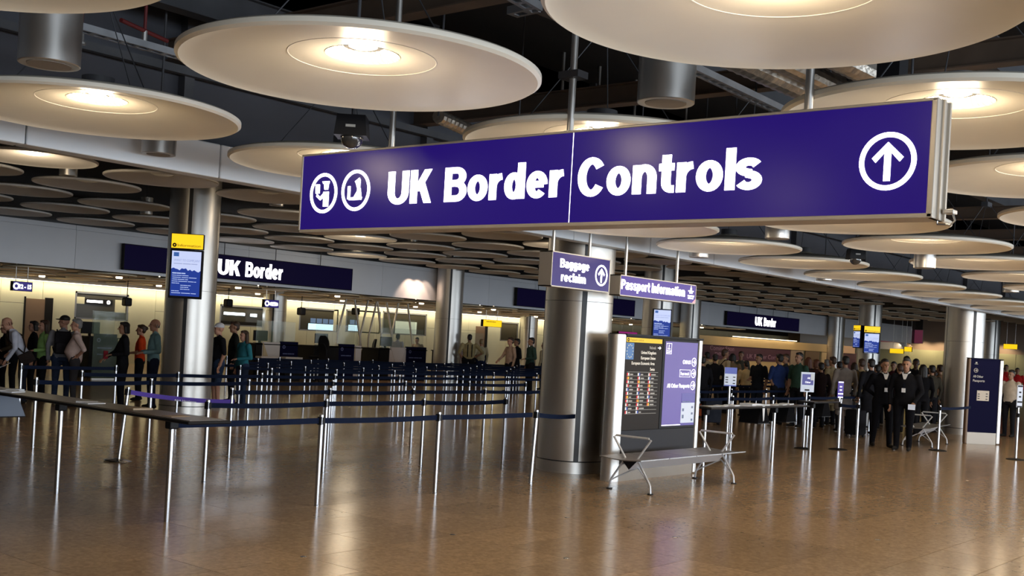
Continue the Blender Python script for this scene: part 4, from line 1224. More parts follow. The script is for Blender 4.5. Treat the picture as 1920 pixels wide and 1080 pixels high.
# ================================================================== BELT POSTS
PX0, PY0, PA, PB, PH = 7.58, 8.62, 1.734, 1.892, 0.925
pole_me = MB().lathe([(0.0, 0.0), (0.029, 0.0), (0.029, 0.012), (0.0245, 0.016), (0.0245, PH - 0.004), (0.021, PH), (0.0, PH)], 16).mesh('pole'); pole_me.materials.append(M_STEEL)
head_me = MB().box(-0.028, -0.012, -0.026, 0.026, PH - 0.105, PH - 0.025).box(0.012, 0.030, -0.022, 0.022, PH - 0.10, PH - 0.03).box(-0.004, 0.004, -0.03, 0.03, PH - 0.1, PH - 0.03).mesh('belt_head'); head_me.materials.append(M_BLACK)
disc_me = MB().lathe([(0.0, 0.03), (0.05, 0.03), (0.14, 0.018), (0.175, 0.008), (0.178, 0.0), (0.0, 0.0)], 36).mesh('base_disc'); disc_me.materials.append(M_STEEL)
discb_me = MB().lathe([(0.0, 0.03), (0.05, 0.03), (0.14, 0.018), (0.175, 0.008), (0.178, 0.0), (0.0, 0.0)], 36).mesh('base_disc'); discb_me.materials.append(M_DARK)


def belt_me(L, key={}, ang=0.0, sag=0.02, material=None, z0=0.0):
    k = (round(L, 3), sag, (material or M_BELT).name, z0)
    if k not in key:
        m = MB(); n = 8
        for i in range(n):
            a, b = i / n, (i + 1) / n
            za, zb_ = PH - 0.064 - sag * 4 * a * (1 - a) + z0, PH - 0.064 - sag * 4 * b * (1 - b) + z0
            x0, x1 = 0.03 + (L - 0.06) * a, 0.03 + (L - 0.06) * b
            h = 0.028
            m.add([(x0, -0.0015, za - h), (x1, -0.0015, zb_ - h), (x1, -0.0015, zb_ + h), (x0, -0.0015, za + h), (x0, 0.0015, za - h), (x1, 0.0015, zb_ - h), (x1, 0.0015, zb_ + h), (x0, 0.0015, za + h)],
                  [(0, 1, 2, 3), (4, 7, 6, 5), (0, 4, 5, 1), (3, 2, 6, 7)])
        me = m.mesh('belt'); me.materials.append(material or M_BELT); key[k] = me
    return key[k]


POSTS = []


def belt_post(x, y, label, group=None, belts=(), base=None, lean=(0, 0), beltmat=None, head=True):
    t = thing('belt_post', label, 'barrier post', (x, y, 0), 0, group)
    t.rotation_euler = (lean[1], lean[0], 0)
    link('pole', pole_me, t, True)
    if head: link('belt_head', head_me, t)
    if base: link('base_disc', base, t, True)
    POSTS.append((x, y))
    for (tx, ty) in belts:
        if min(math.hypot(x + (tx - x) * k / 10 - c[0], y + (ty - y) * k / 10 - c[1]) for c in COLS for k in range(10)) < 0.56 and not lean[0]: continue
        L = math.hypot(tx - x, ty - y)
        o = link('belt', belt_me(L, sag=random.choice((0.004, 0.01, 0.016)), material=beltmat), t)
        o.rotation_euler = (0, 0, math.atan2(ty - y, tx - x))
    return t


def lat(i, j):
    return (PX0 + PA * i, PY0 + PB * j)


G1 = 'belt posts of the left queue maze'
LABM = 'steel belt post with dark navy belt standing in the left queue maze'
# left maze: which posts exist, row by row (i range), belts along the rows
ROWS = {0: (0, 2), 1: (-1, 3), 2: (0, 5), 3: (0, 6), 4: (1, 8), 5: (1, 9), 5.54: (3, 10), 6.22: (4, 11), 6.9: (5, 12), 7.58: (6, 13), 8.26: (6, 14)}
for j, (i0, i1) in ROWS.items():
    for i in range(i0, i1 + 1):
        x, y = lat(i, j)
        if math.hypot(x - 12.8, y - 18.5) < 0.72: continue
        if math.hypot(x - 12.8, y - 9.3) < 0.62: continue
        if j == 1 and i == -1: continue          # carries the shelf, built below
        if j == 2 and i == 0: continue           # the leaning post with the purple belt
        lab, grp, lean, bl = 'steel belt post in the left maze, ' + ('first', 'second', 'third', 'fourth', 'fifth', 'sixth', 'seventh', 'eighth', 'ninth', 'tenth', 'eleventh')[list(ROWS).index(j)] + ' belt row from the open floor', G1, (0, 0), []
        if i < i1 and not (math.hypot(x + PA / 2 - 12.8, y - 18.5) < 0.9): bl.append(lat(i + 1, j))
        if (i, j) == (2, 0):
            lab, grp, lean = 'leaning steel belt post whose belt runs to the column by the kiosk', None, (R(3.2), 0)
            bl = [(12.385, 8.975)]
        if (i, j) == (0, 0): lab, grp = 'steel belt post at the front corner of the maze, between shelf and kiosk', None
        belt_post(x, y, lab, grp, bl, None, lean)
x, y = lat(0, 2); p = pZ(222, 864)
lp = belt_post(p[0], p[1], 'leaning steel post on a round chrome base trailing a purple belt', None, [], disc_me, (R(4.5), R(1)))
L = math.hypot(lat(1, 2)[0] - p[0], lat(1, 2)[1] - p[1])
o = link('purple_belt', belt_me(L, sag=0.03, material=M_BELTP), lp); o.rotation_euler = (0, 0, math.atan2(lat(1, 2)[1] - p[1], lat(1, 2)[0] - p[0]))
q = text_mb('BAA Heathrow', L * 0.42, L * 0.62, PH - 0.122, 0.022, -0.002, 0.001, 0.02)
q.build('belt_letters', M_PAPER, o)

# right hand maze behind the kiosk
G2 = 'belt posts of the right queue maze'
RR = {1: (5, 12), 2: (6, 14), 3: (7, 16), 4: (9, 18), 5: (11, 19)}
for j, (i0, i1) in RR.items():
    for i in range(i0, i1 + 1):
        x, y = lat(i, j)
        if min(math.hypot(x - c[0], y - c[1]) for c in COLS) < 0.72: continue
        belt_post(x, y, 'steel belt post with dark belt standing in the right queue maze', G2, [lat(i + 1, j)] if i < i1 else [])
for (px_, py_, lab, base, to) in ((1605, 846, 'plain steel belt post left of the two officers', None, None), (1571, 843, 'steel post on a dark round base carrying a small blue notice', discb_me, (1605, 846)),
                                  (1758, 845, 'steel post on a dark base with belt running to the navy board', discb_me, (1817, 838)), (1904, 862, 'steel post on a dark base carrying a white notice', discb_me, None)):
    a = pZ(px_, py_)
    bl = [pZ(*to)[:2]] if to else []
    belt_post(a[0], a[1], lab, None, bl, base)
a = pZ(1876, 838); b = pZ(1904, 862)
# floor sockets for further posts
stud = MB().lathe([(0.0, 0.004), (0.018, 0.004), (0.026, 0.0015), (0.027, 0.0), (0.0, 0.0)], 16).mesh('floor_socket'); stud.materials.append(M_STEEL)
for i in range(-1, 9):
    for Y in (6.765, 5.49, 4.2):
        if Y < 5 and i < 2: continue
        tag(link('floor_socket', stud, None, True, (PX0 + PA * i, Y, 0)), 'small round metal floor socket set in the tiles', 'floor socket', 'post sockets in the open floor')

# ================================================================== WRITING SHELVES
def shelf(label, x0, x1, y0, y1, z, posts):
    t = thing('writing_shelf', label, 'shelf', (x0, y0, 0))
    w, d = x1 - x0, y1 - y0
    MB().box(0, w, 0, d, z - 0.028, z, 0.012).build('board', M_BLACK, t)
    MB().box(0.03, w - 0.03, 0.03, d - 0.03, z, z + 0.004).build('top_inlay', M_TRAY, t)
    for (a, b) in posts:
        o = MB().cyl(a - x0, b - y0, 0, z - 0.09, 0.0245, 16).build('post', M_STEEL, t, True)
        MB().box(a - x0 - 0.045, a - x0 + 0.045, b - y0 - 0.045, b - y0 + 0.045, z - 0.12, z - 0.03, 0.012).build('clamp', M_BLACK, o)
    return t


def wedge_bin(label, x, y, zt, axis, material):
    """leaflet bin: an open wedge hanging under a shelf"""
    t = thing('leaflet_bin', label, 'bin', (x, y, zt), 0 if axis == 'x' else R(90))
    v = [(-0.10, -0.16, 0), (0.10, -0.16, 0), (0.10, 0.16, 0), (-0.10, 0.16, 0), (-0.2, -0.17, -0.24), (0.2, -0.17, -0.24), (0.2, 0.17, -0.24), (-0.2, 0.17, -0.24)]
    MB().add(v, [(0, 3, 2, 1)[::-1], (4, 5, 6, 7)[::-1], (0, 1, 5, 4)[::-1], (1, 2, 6, 5)[::-1], (2, 3, 7, 6)[::-1], (3, 0, 4, 7)[::-1]]).build('shell', material, t)
    MB().box(-0.2, 0.2, -0.175, 0.175, -0.25, -0.238).build('rim', M_BLACK, t)
    return t


SH = 0.945
shelf('long black writing shelf on posts with leaflets at the maze corner', 5.62, 6.06, 8.05, 13.2, SH, [lat(-1, 0), lat(-1, 1), (5.85, 12.4)])
a, b = lat(-1, 0)
t = thing('belt_strap', 'dark navy belt stretched from the long shelf to the front corner post', 'belt', (a, b, 0))
link('belt', belt_me(PA, sag=0.004), t)
wedge_bin('black leaflet bin painted in a lit blue tone under the long shelf', 5.84, 11.75, SH - 0.03, 'x', M_BIN_LIT)
wedge_bin('black leaflet bin hanging under the long shelf', 5.84, 12.25, SH - 0.03, 'x', M_BINB)
rnd = random.Random(3)
for k in range(7):
    y = [8.5, 9.9, 10.05, 11.35, 11.5, 11.62, 9.2][k]
    o = MB().box(-0.10, 0.10, -0.07, 0.07, 0, 0.004 + 0.002 * k).build('leaflet', M_PAPER if k not in (0, 6) else mat('leaflet_tan', (0.4, 0.3, 0.2), 0.6), None, loc=(5.82 + rnd.uniform(-0.05, 0.08), y, SH + 0.004), rot=(0, 0, rnd.uniform(-0.6, 0.6)))
    tag(o, 'loose printed leaflet lying on the long black shelf', 'leaflet', 'leaflets on the long shelf')
shelf('black writing shelf scattered with papers right of the kiosk', 14.75, 18.15, 8.2, 8.62, 0.935, [(14.85, 8.35), (17.12, 8.35)])
shelf('short black writing shelf end beyond the black bins', 19.55, 20.75, 8.75, 9.1, 0.935, [(19.68, 8.85)])
wedge_bin('black leaflet bin with its flap under the paper strewn shelf', 16.55, 8.42, 0.905, 'x', M_BINB)
wedge_bin('charcoal leaflet bin beside the shelf post', 17.55, 8.42, 0.905, 'x', M_BINB)
wedge_bin('black leaflet bin under the short shelf', 20.1, 8.92, 0.905, 'x', M_BINB)
for k in range(9):
    x = 15.1 + 0.33 * k
    m = MB().box(-0.13, 0.13, -0.09, 0.09, 0, 0.004 + 0.006 * (k % 3))
    if k == 4:
        m = MB(); m.box(-0.16, 0.16, -0.11, 0.11, 0, 0.03); m.prism([(-0.02, 0.0), (0.06, 0.03), (0.05, -0.22), (0.03, -0.24)], -0.225, -0.215); m.box(-0.02, 0.06, -0.225, -0.1, 0.0, 0.01)
    o = m.build('paper_sheet', M_PAPER, None, loc=(x, 8.41 + rnd.uniform(-0.04, 0.04), 0.94), rot=(0, 0, rnd.uniform(-0.4, 0.4) if k != 4 else 0))
    tag(o, 'crumpled paper hanging over the edge of the black shelf' if k == 4 else 'white paper sheet lying on the shelf right of the kiosk', 'paper', None if k == 4 else 'papers on the right shelf')

# ================================================================== NOTICE STANDS
def notice(label, px0, px1, py0, py1, base, depth, kind):
    a = pD((px0 + px1) / 2, (py0 + py1) / 2, depth)
    w = (px1 - px0) * depth / FPX; h = (py1 - py0) * depth / FPX
    t = thing('notice_stand', label, 'notice', (a[0], a[1], 0), TH - PI / 2 + R(12))
    z0 = a[2] - h / 2
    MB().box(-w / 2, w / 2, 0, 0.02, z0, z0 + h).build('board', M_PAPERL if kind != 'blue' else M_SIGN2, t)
    if kind == 'poster':
        MB().box(-w / 2, w / 2, -0.003, 0, z0 + h * 0.66, z0 + h).build('heading_panel', mat('poster_blue', (0.06, 0.08, 0.3), 0.5, emit=(0.1, 0.13, 0.42), strength=0.5), t)
        q = MB()
        for k in range(3): bars(q, -w * 0.42, -w * 0.2, z0 + h * (0.18 + 0.13 * k), h * 0.05, -0.001, 2); bars(q, w * 0.2, w * 0.4, z0 + h * (0.12 + 0.17 * k), h * 0.05, -0.001, 2)
        q.build('small_print', M_KGREY, t)
        MB().box(-w / 2, w / 2, -0.003, 0, z0, z0 + h * 0.06).build('foot_line', mat('poster_blue'), t)
    elif kind == 'panel':
        MB().box(-w * 0.42, w * 0.42, -0.003, 0, z0 + h * 0.36, z0 + h * 0.9).build('heading_panel', mat('poster_violet', (0.05, 0.05, 0.2), 0.5, emit=(0.08, 0.08, 0.3), strength=0.5), t)
        text_mb('All', -w * 0.05, w * 0.15, z0 + h * 0.66, h * 0.1, -0.003, 0.002, 0.0).build('letters', M_WHITE_S, t)
        text_mb('Other', -w * 0.2, w * 0.22, z0 + h * 0.45, h * 0.1, -0.003, 0.002, 0.0).build('letters', M_WHITE_S, t)
        MB().box(-w * 0.2, w * 0.15, -0.004, 0, z0 + h * 0.06, z0 + h * 0.14).build('black_strip', M_BLACK, t)
        MB().box(w * 0.2, w * 0.48, -0.005, -0.003, z0 + h * 0.6, z0 + h * 0.95).build('pasted_sheet', M_PAPER, t)
    else:
        q = MB()
        for k, f_ in enumerate((0.95, 0.68, 0.48, 0.25, 0.04)): q.box(-w * (0.46 if k in (0, 3, 4) else 0.2), w * (0.46 if k in (0, 3, 4) else 0.2), -0.003, 0, z0 + h * (f_ - 0.04), z0 + h * (f_ + 0.03))
        tag(q.build('small_print', M_WHITE_S if kind == 'blue' else M_KGREY, t), kind='stuff')
    if base:
        MB().cyl(0, 0.03, 0, z0 + h * 0.3, 0.02, 12).build('pole', M_STEEL, t, True)
        link('base_disc', discb_me, t, True, loc=(0, 0.03, 0))
    else:
        MB().cyl(0, 0.03, z0 - 0.12, z0 + h * 0.2, 0.02, 12).build('pole', M_STEEL, t, True)
    return t


notice('portrait notice with blue heading on a thin pole behind the shelf', 1358, 1382, 689, 724, True, 19.8, 'poster')
notice('framed violet notice reading All Other on a pole in the right maze', 1501, 1528, 698, 735, True, 21.5, 'panel')
a = pZ(1571, 843)
dpt = a[0] * CT + a[1] * ST
notice('small blue notice fixed on top of a belt post', 1571, 1582, 715, 746, False, dpt, 'blue')
a = pZ(1904, 862)
notice('small white notice fixed on top of the belt post by the navy board', 1907, 1918, 722, 764, False, a[0] * CT + a[1] * ST, 'white')

# navy freestanding board
p = pZ(1842, 833)
t = thing('freestanding_board', 'tall navy freestanding board reading All Other Passports', 'sign', p, TH - PI / 2 + R(6))
w, h = 0.74, 1.93
MB().box(-w / 2 - 0.06, -w / 2, 0, 0.12, 0, h, 0.02).build('left_edge', M_BROWN, t)
MB().box(-w / 2, w / 2 - 0.05, 0.02, 0.10, 0.26, h).build('board', M_NAVYP, t)
MB().box(-w / 2, w / 2 - 0.05, 0.02, 0.10, 0, 0.26).build('plinth', mat('plinth_bronze'), t)
MB().box(w / 2 - 0.05, w / 2 + 0.04, 0, 0.12, 0, h, 0.03).build('right_edge', M_ALU, t)
MB().box(-w / 2 - 0.06, w / 2 + 0.04, 0, 0.12, h, h + 0.012).build('cap', M_BLACK, t)
q = MB(); arrow_icon(q, -0.24, 1.66, 0.05, 0.015, 0.02, 0); q.build('arrow_symbol', M_TEXTG, t)
q = MB().box(-0.28, -0.2, 0.015, 0.02, 1.80, 1.81).box(-0.26, -0.22, 0.015, 0.02, 1.82, 1.85); q.build('crest', M_TEXTG, t)
text_mb('All Other', -0.30, -0.06, 1.50, 0.055, 0.02, 0.003, 0.02).build('letters', M_TEXTG, t)
text_mb('Passports', -0.30, -0.02, 1.405, 0.055, 0.02, 0.003, 0.02).build('letters', M_TEXTG, t)
MB().box(-0.19, 0.1, 0.012, 0.02, 0.98, 1.21).build('pasted_sheet', mat('sheet_cream', (0.62, 0.55, 0.46), 0.6), t)
q = MB()
for k in range(3): bars(q, -0.17, -0.12, 1.02 + 0.05 * k, 0.02, 0.012, 1); bars(q, 0.02, 0.07, 1.01 + 0.06 * k, 0.02, 0.012, 1)
q.build('small_print', M_KGREY, t)

# ================================================================== STAFF DESKS
DY = 29.3


def desk(label, px0, px1, parts, group=None):
    """parts: (from px, to px, kind) along the desk front"""
    xa = pY(px0, 665, DY)[0]; xb = pY(px1, 665, DY)[0]
    t = thing('staff_desk', label, 'desk', (xa, DY, 0), 0, group)
    H_ = 1.16
    MB().box(0, xb - xa, 0.05, 0.9, 0, H_ - 0.03).build('body', M_DARK, t)
    MB().box(-0.03, xb - xa + 0.03, 0.0, 0.95, H_ - 0.03, H_).build('worktop', M_DARK, t)
    for (a, b, kind) in parts:
        x0 = pY(a, 665, DY)[0] - xa; x1 = pY(b, 665, DY)[0] - xa
        if kind == 'navy':
            MB().box(x0, x1, 0.0, 0.05, 0.1, H_ + 0.10).build('front_panel', M_NAVYP, t)
            q = MB(); bars(q, x0 + 0.15 * (x1 - x0), x0 + 0.8 * (x1 - x0), H_ - 0.32, 0.035, 0.0, 3); bars(q, x0 + 0.15 * (x1 - x0), x0 + 0.7 * (x1 - x0), H_ - 0.5, 0.03, 0.0, 3)
            q.build('small_print', mat('print_blue_grey', (0.12, 0.14, 0.3), 0.6), t)
            q = MB().ringp(x0 + 0.2 * (x1 - x0), H_ - 0.08, 0.06, 0.03, -0.003, 0.0, 16); q.build('crest', mat('print_blue_grey'), t)
        elif kind in ('white', 'cream'):
            MB().box(x0, x1, 0.0, 0.05, 0.1, H_ + 0.06).build('end_panel', M_DESKW, t)
            xm = (x0 + x1) / 2
            if kind == 'white':
                MB().prism([(x0 + 0.05, H_ + 0.04), (x1 - 0.05, H_ + 0.04), (xm, 0.35)], -0.03, 0.0).build('facet', mat('desk_white_facet', (0.80, 0.74, 0.70), 0.5), t)
            else:
                MB().prism([(x0 + 0.02, H_ + 0.04), (x1 - 0.3, 0.35), (x0 + 0.02, 0.35)], -0.03, 0.0).build('facet', M_DESKC, t)
        else:
            MB().box(x0, x1, 0.0, 0.05, 0.1, H_ + 0.02).build('front_panel', M_DARK, t)
    xm = (xb - xa) * 0.35
    MB().box(xm - 0.28, xm + 0.28, 0.55, 0.6, H_ + 0.08, H_ + 0.42).box(xm - 0.03, xm + 0.03, 0.58, 0.64, H_, H_ + 0.2).box(xm - 0.15, xm + 0.15, 0.5, 0.75, H_, H_ + 0.015).build('monitor', M_BLACK, t)
    MB().box(0.1, xb - xa - 0.1, 0.12, 0.13, H_, H_ + 0.75).build('glass_screen', M_GLASSG, t)
    return t


desk('staff desk with navy notice panel behind the pink shirted man', 168, 222, [(175, 218, 'navy')])
desk('staff desk with pale panel and cream triangle beside the teal jacket woman', 478, 560, [(479, 491, 'dark'), (491, 524, 'cream'), (525, 558, 'navy')])
desk('staff desk with navy panel and white corner facet beside the empty chair', 590, 678, [(612, 635, 'dark'), (635, 664, 'navy'), (664, 677, 'cream')])
desk('staff desk with white inverted triangle panel where an officer sits', 711, 800, [(712, 730, 'dark'), (730, 761, 'white'), (761, 799, 'navy')])
desk('dark staff desk past the spotlit column', 842, 912, [(845, 868, 'dark'), (893, 911, 'navy')])
# bronze drum counter among the desks
p = pY(690, 672, 30.4)
t = thing('drum_counter', 'round bronze counter between two staff desks', 'counter', (p[0], 31.35, 0))
MB().cyl(0, 0, 0, 1.0, 0.62, 40).build('drum', M_BRONZE, t, True)
MB().cyl(0, 0, 1.0, 1.06, 0.68, 40).build('top', M_DESKC, t, True)
# small white boxes and trays on desks
for (px_, lab) in ((545, 'white document tray in front of the desk by the empty chair'), (500, 'grey document tray in front of the pale desk panel'), (868, 'white document tray beside the spotlit column')):
    p = pY(px_, 690, 28.6)
    t = thing('document_tray', lab, 'tray', (p[0], 28.6, 0))
    MB().box(-0.35, 0.35, -0.15, 0.15, 0.72, 0.78).build('tray_body', M_DESKW, t)
    MB().box(-0.3, 0.3, -0.1, 0.1, 0, 0.72).build('stand', M_DARK, t)


def office_chair(label, px_, py_, Y, rotz, hgt=0.62):
    p = pY(px_, py_, Y)
    t = thing('office_chair', label, 'chair', (p[0], Y, 0), rotz)
    MB().box(-0.24, 0.24, -0.24, 0.24, hgt, hgt + 0.08, 0.03).build('seat', M_BLACK, t)
    m = MB()
    n = 8
    for i in range(n):
        a, b = i / n, (i + 1) / n
        fa, fb = 0.24 + 0.06 * math.sin(PI * a), 0.24 + 0.06 * math.sin(PI * b)
        wa, wb_ = 0.20 * math.sqrt(max(0.1, 1 - (a * 2 - 1) ** 2 * 0.8)), 0.20 * math.sqrt(max(0.1, 1 - (b * 2 - 1) ** 2 * 0.8))
        za, zb_ = hgt + 0.15 + 0.62 * a, hgt + 0.15 + 0.62 * b
        m.add([(-wa, fa, za), (wa, fa, za), (wb_, fb, zb_), (-wb_, fb, zb_), (-wa, fa + 0.06, za), (wa, fa + 0.06, za), (wb_, fb + 0.06, zb_), (-wb_, fb + 0.06, zb_)],
              [(0, 1, 2, 3), (4, 7, 6, 5), (0, 3, 7, 4), (1, 5, 6, 2), (0, 4, 5, 1), (3, 2, 6, 7)])
    m.build('backrest', M_BLACK, t, True)
    MB().tube([(0, 0.1, hgt), (0, 0.3, hgt + 0.05), (0, 0.3, hgt + 0.3)], 0.025, 8).build('back_bar', M_BLACK, t, True)
    MB().cyl(0, 0, 0.08, hgt, 0.03, 12).build('gas_lift', M_ALU, t, True)
    for k in range(5):
        a = 2 * PI * k / 5
        o = MB().tube([(0, 0, 0.12), (0.3 * math.cos(a), 0.3 * math.sin(a), 0.07)], 0.02, 8).build('leg', M_BLACK, t, True)
        MB().ball((0.3 * math.cos(a), 0.3 * math.sin(a), 0.032), 0.032, 10, 6).build('castor', M_BLACK, o, True)
    return t


office_chair('black office chair with tall back turned aside at the empty desk', 597, 665, 28.9, R(-70), 0.75)
office_chair('black office chair pushed close to the empty desk', 590, 672, 28.35, R(-95), 0.5)
office_chair('black office chair beside the white triangle desk', 716, 668, 30.75, R(60), 0.7)

# slanted struts with glass between them, over the desks
t = thing('strut_screen', 'slanted steel struts with glass rising between the desks', 'screen', (0, 0, 0))
SYY = 32.2
struts = [((646, 574), (632, 628)), ((668, 584), (677, 650)), ((687, 578), (675, 630)), ((704, 576), (691, 630)), ((709, 577), (717, 648)), ((727, 580), (737, 648)), ((744, 582), (732, 640)), ((766, 584), (773, 648))]
for (a, b) in struts:
    A = Vector(pY(*a, SYY)); B = Vector(pY(*b, SYY))
    A = B + (A - B) * ((3.0 - B.z) / (A.z - B.z)); C_ = B + (A - B) * ((0.02 - B.z) / (A.z - B.z))
    MB().tube([A[:], B.lerp(A, 0.5)[:], B[:], Vector((B.x, SYY, 0.0))[:]], [0.045, 0.04, 0.035, 0.035], 10).build('strut', M_CHAMP, t, True)
for k in range(4):
    xa, xb = pY(632 + 37 * k, 640, SYY)[0], pY(632 + 37 * (k + 1), 640, SYY)[0]
    MB().box(xa, xb - 0.03, SYY + 0.08, SYY + 0.09, 0.0, 2.3).build('pane', M_GLASSG, t)
# free glass pane beside the pink shirted man
p0, p1 = pY(172, 690, 28.4), pY(236, 690, 28.4)
t = thing('glass_screen', 'tall clear glass screen beside the navy desk panel', 'screen', (p0[0], 28.4, 0))
MB().box(0, p1[0] - p0[0], 0, 0.015, 0.05, 1.9).build('pane', M_GLASSG, t)
MB().box(0, p1[0] - p0[0], -0.02, 0.035, 0, 0.05).build('foot_rail', M_ALU, t)

# ================================================================== FAR RIGHT: HOARDING, BAND, END SIGNS
HY = 30.4
x0 = pY(1300, 655, HY)[0]; x1 = pY(1482, 655, HY)[0]
z_top = pY(1390, 650, HY)[2]; z_bot = pY(1390, 676, HY)[2]
t = thing('hoarding', 'plum coloured hoarding announcing new UK Border Control behind the crowd', 'hoarding', (x0, HY, 0))
MB().box(0, x1 - x0, 0, 0.1, z_bot, z_top).build('panel', M_PLUM, t)
MB().box(0, x1 - x0, 0.02, 0.1, 0, z_bot).build('lower_panel', M_CREAMB, t)
f_ = lambda px_, py_: pY(px_, py_, HY)
a, b = f_(1331, 657), f_(1376, 657)
text_mb('Coming Soon', a[0] - x0, b[0] - x0, f_(1350, 657)[2], 0.26, 0.0, 0.01, 0.0).build('letters', M_PLUMTX, t)
a, b = f_(1340, 668), f_(1392, 668)
text_mb('new', a[0] - x0, a[0] - x0 + (b[0] - a[0]) * 0.4, f_(1366, 667)[2], 0.26, 0.0, 0.01, 0.0).build('letters', M_PLUMTX, t)
a, b = f_(1400, 673), f_(1456, 673)
text_mb('UK Border Cont', a[0] - x0, b[0] - x0, f_(1428, 673)[2], 0.27, 0.0, 0.01, 0.0).build('letters', M_PLUMTX, t)
for k, (pa, pb, m_) in enumerate(((1482, 1506, M_MUSH), (1510, 1536, M_BROWN), (1540, 1564, M_DESKC), (1566, 1606, M_PLUM))):
    xa, xb = f_(pa, 670)[0], f_(pb, 670)[0]
    o = MB().box(0, xb - xa, 0, 0.08, 0.4, z_top + 0.05).build('poster_board', m_, None, loc=(xa, HY - 0.02, 0))
    tag(o, ['mushroom poster board next to the plum hoarding', 'dark brown poster board with blurred picture', 'sandy poster board with blurred portrait', 'plum poster board nearest the screen column'][k], 'poster')
x0, x1 = f_(1300, 640)[0], f_(1600, 655)[0]
bz0, bz1 = z_top, pY(1390, 634, HY)[2]
bd = struct('trim_3', MB().box(x0, x1, HY - 0.1, HY + 0.05, bz0, bz1), M_CREAMB)
MB().box(x1 - 4.5, x1, HY - 0.13, HY - 0.1, bz0, bz1).build('end_panel', M_PINKB, bd)
MB().box(x0 + 4, x0 + 12, HY - 0.25, HY - 0.15, bz1 + 0.04, bz1 + 0.08).build('cove_strip', M_COVE, bd)
for k in range(2):
    area('cove_lamp', (x0 + 8 + 14 * k, HY - 1.6, bz1 + 0.35), (R(40), 0, 0), 12, 0.2, 60, (1.0, 0.72, 0.40))
# end of the hall: lit brown fascia, maroon sign, yellow pendants
for k, (pa, pb) in enumerate(((1712, 1738), (1742, 1772), (1866, 1890))):
    p = pX((pa + pb) / 2, 612, 79.2)
    spot('end_wall_spot', (79.0, p[1], 3.35), 120, (1.0, 0.72, 0.42), 120, 0.7, 0.05, (0, R(-25), 0))
a, b = pX(1655, 640, 78.5), pX(1702, 640, 78.5)
struct('wall_return', MB().box(77.9, 78.4, b[1], a[1] + 6, 2.5, 4.4), M_FASCIA)
t = sign_root('fascia_sign', 'maroon sign with white letters at the far end of the hall', 77.85, pX(1640, 630, 77.85)[1], pX(1675, 642, 77.85)[2], '-X')
box_sign(t, 3.4, 0.95, 0.08, M_MAROON, 0.02)
q = MB(); bars(q, 0.3, 2.2, 0.3, 0.35, 0.004, 4, 0.006); tag(q.build('letters', M_WHITE_E, t), kind='stuff')
for (px_, py_, w_, lab) in ((1668, 662, 20, 'yellow hanging sign beyond the far screen column'), (1695, 659, 11, 'small yellow hanging sign near the green glass wall'), (1881, 654, 18, 'yellow topped hanging sign right of the navy board')):
    p = pX(px_, py_, 70.0)
    t = sign_root('hanging_sign', lab, p[0], p[1], p[2], '-X')
    W = w_ * 62 / FPX * 1.5
    box_sign(t, W, 0.3, 0.1, M_YEL_E, 0.01, M_DARK)
    for xx in (0.2 * W, 0.8 * W): MB().cyl(xx, 0.05, 0.3, 4.9 - p[2], 0.012, 8).build('pole', M_ALU, t, True)

# ================================================================== PEOPLE
def remesh(mb, voxel, smooth_it=2):
    me = mb.mesh('tmp')
    ob = bpy.data.objects.new('tmp', me); COL.objects.link(ob)
    md = ob.modifiers.new('r', 'REMESH'); md.mode = 'VOXEL'; md.voxel_size = voxel
    sm = ob.modifiers.new('s', 'SMOOTH'); sm.iterations = smooth_it; sm.factor = 0.5
    dg = bpy.context.evaluated_depsgraph_get()
    ev = bpy.data.meshes.new_from_object(ob.evaluated_get(dg))
    V = np.zeros(len(ev.vertices) * 3); ev.vertices.foreach_get('co', V)
    F = [tuple(p.vertices) for p in ev.polygons]
    bpy.data.objects.remove(ob); bpy.data.meshes.remove(me); bpy.data.meshes.remove(ev)
    return V.reshape(-1, 3), F


# head (centre at origin, faces +x)
hb = MB()
hb.ball((-0.012, 0, 0.028), 1, 20, 14, (0.098, 0.077, 0.096)); hb.ball((0.028, 0, -0.045), 1, 16, 10, (0.062, 0.056, 0.072)); hb.ball((0.060, 0, -0.092), 0.024, 10, 7)
hb.capsule((0.082, 0, 0.02), 0.012, (0.108, 0, -0.02), 0.016, 8); hb.capsule((0.075, -0.03, 0.034), 0.016, (0.075, 0.03, 0.034), 0.016, 8)
for s_ in (-1, 1):
    hb.capsule((-0.008, s_ * 0.077, 0.018), 0.014, (-0.014, s_ * 0.078, -0.022), 0.010, 8); hb.ball((0.062, s_ * 0.032, -0.018), 0.02, 8, 6)
hb.capsule((0.078, -0.018, -0.056), 0.010, (0.078, 0.018, -0.056), 0.010, 8); hb.capsule((-0.015, 0, -0.07), 0.05, (-0.025, 0, -0.15), 0.052, 12)
HV, HF = remesh(hb, 0.0095, 2)
ex = MB()
for s_ in (-1, 1): ex.ball((0.083, s_ * 0.030, 0.010), 0.010, 8, 6)
EV, EF = np.array(ex.v), ex.f
lx = MB().capsule((0.086, -0.016, -0.057), 0.005, (0.086, 0.016, -0.057), 0.005, 6)
LV, LF = np.array(lx.v), lx.f
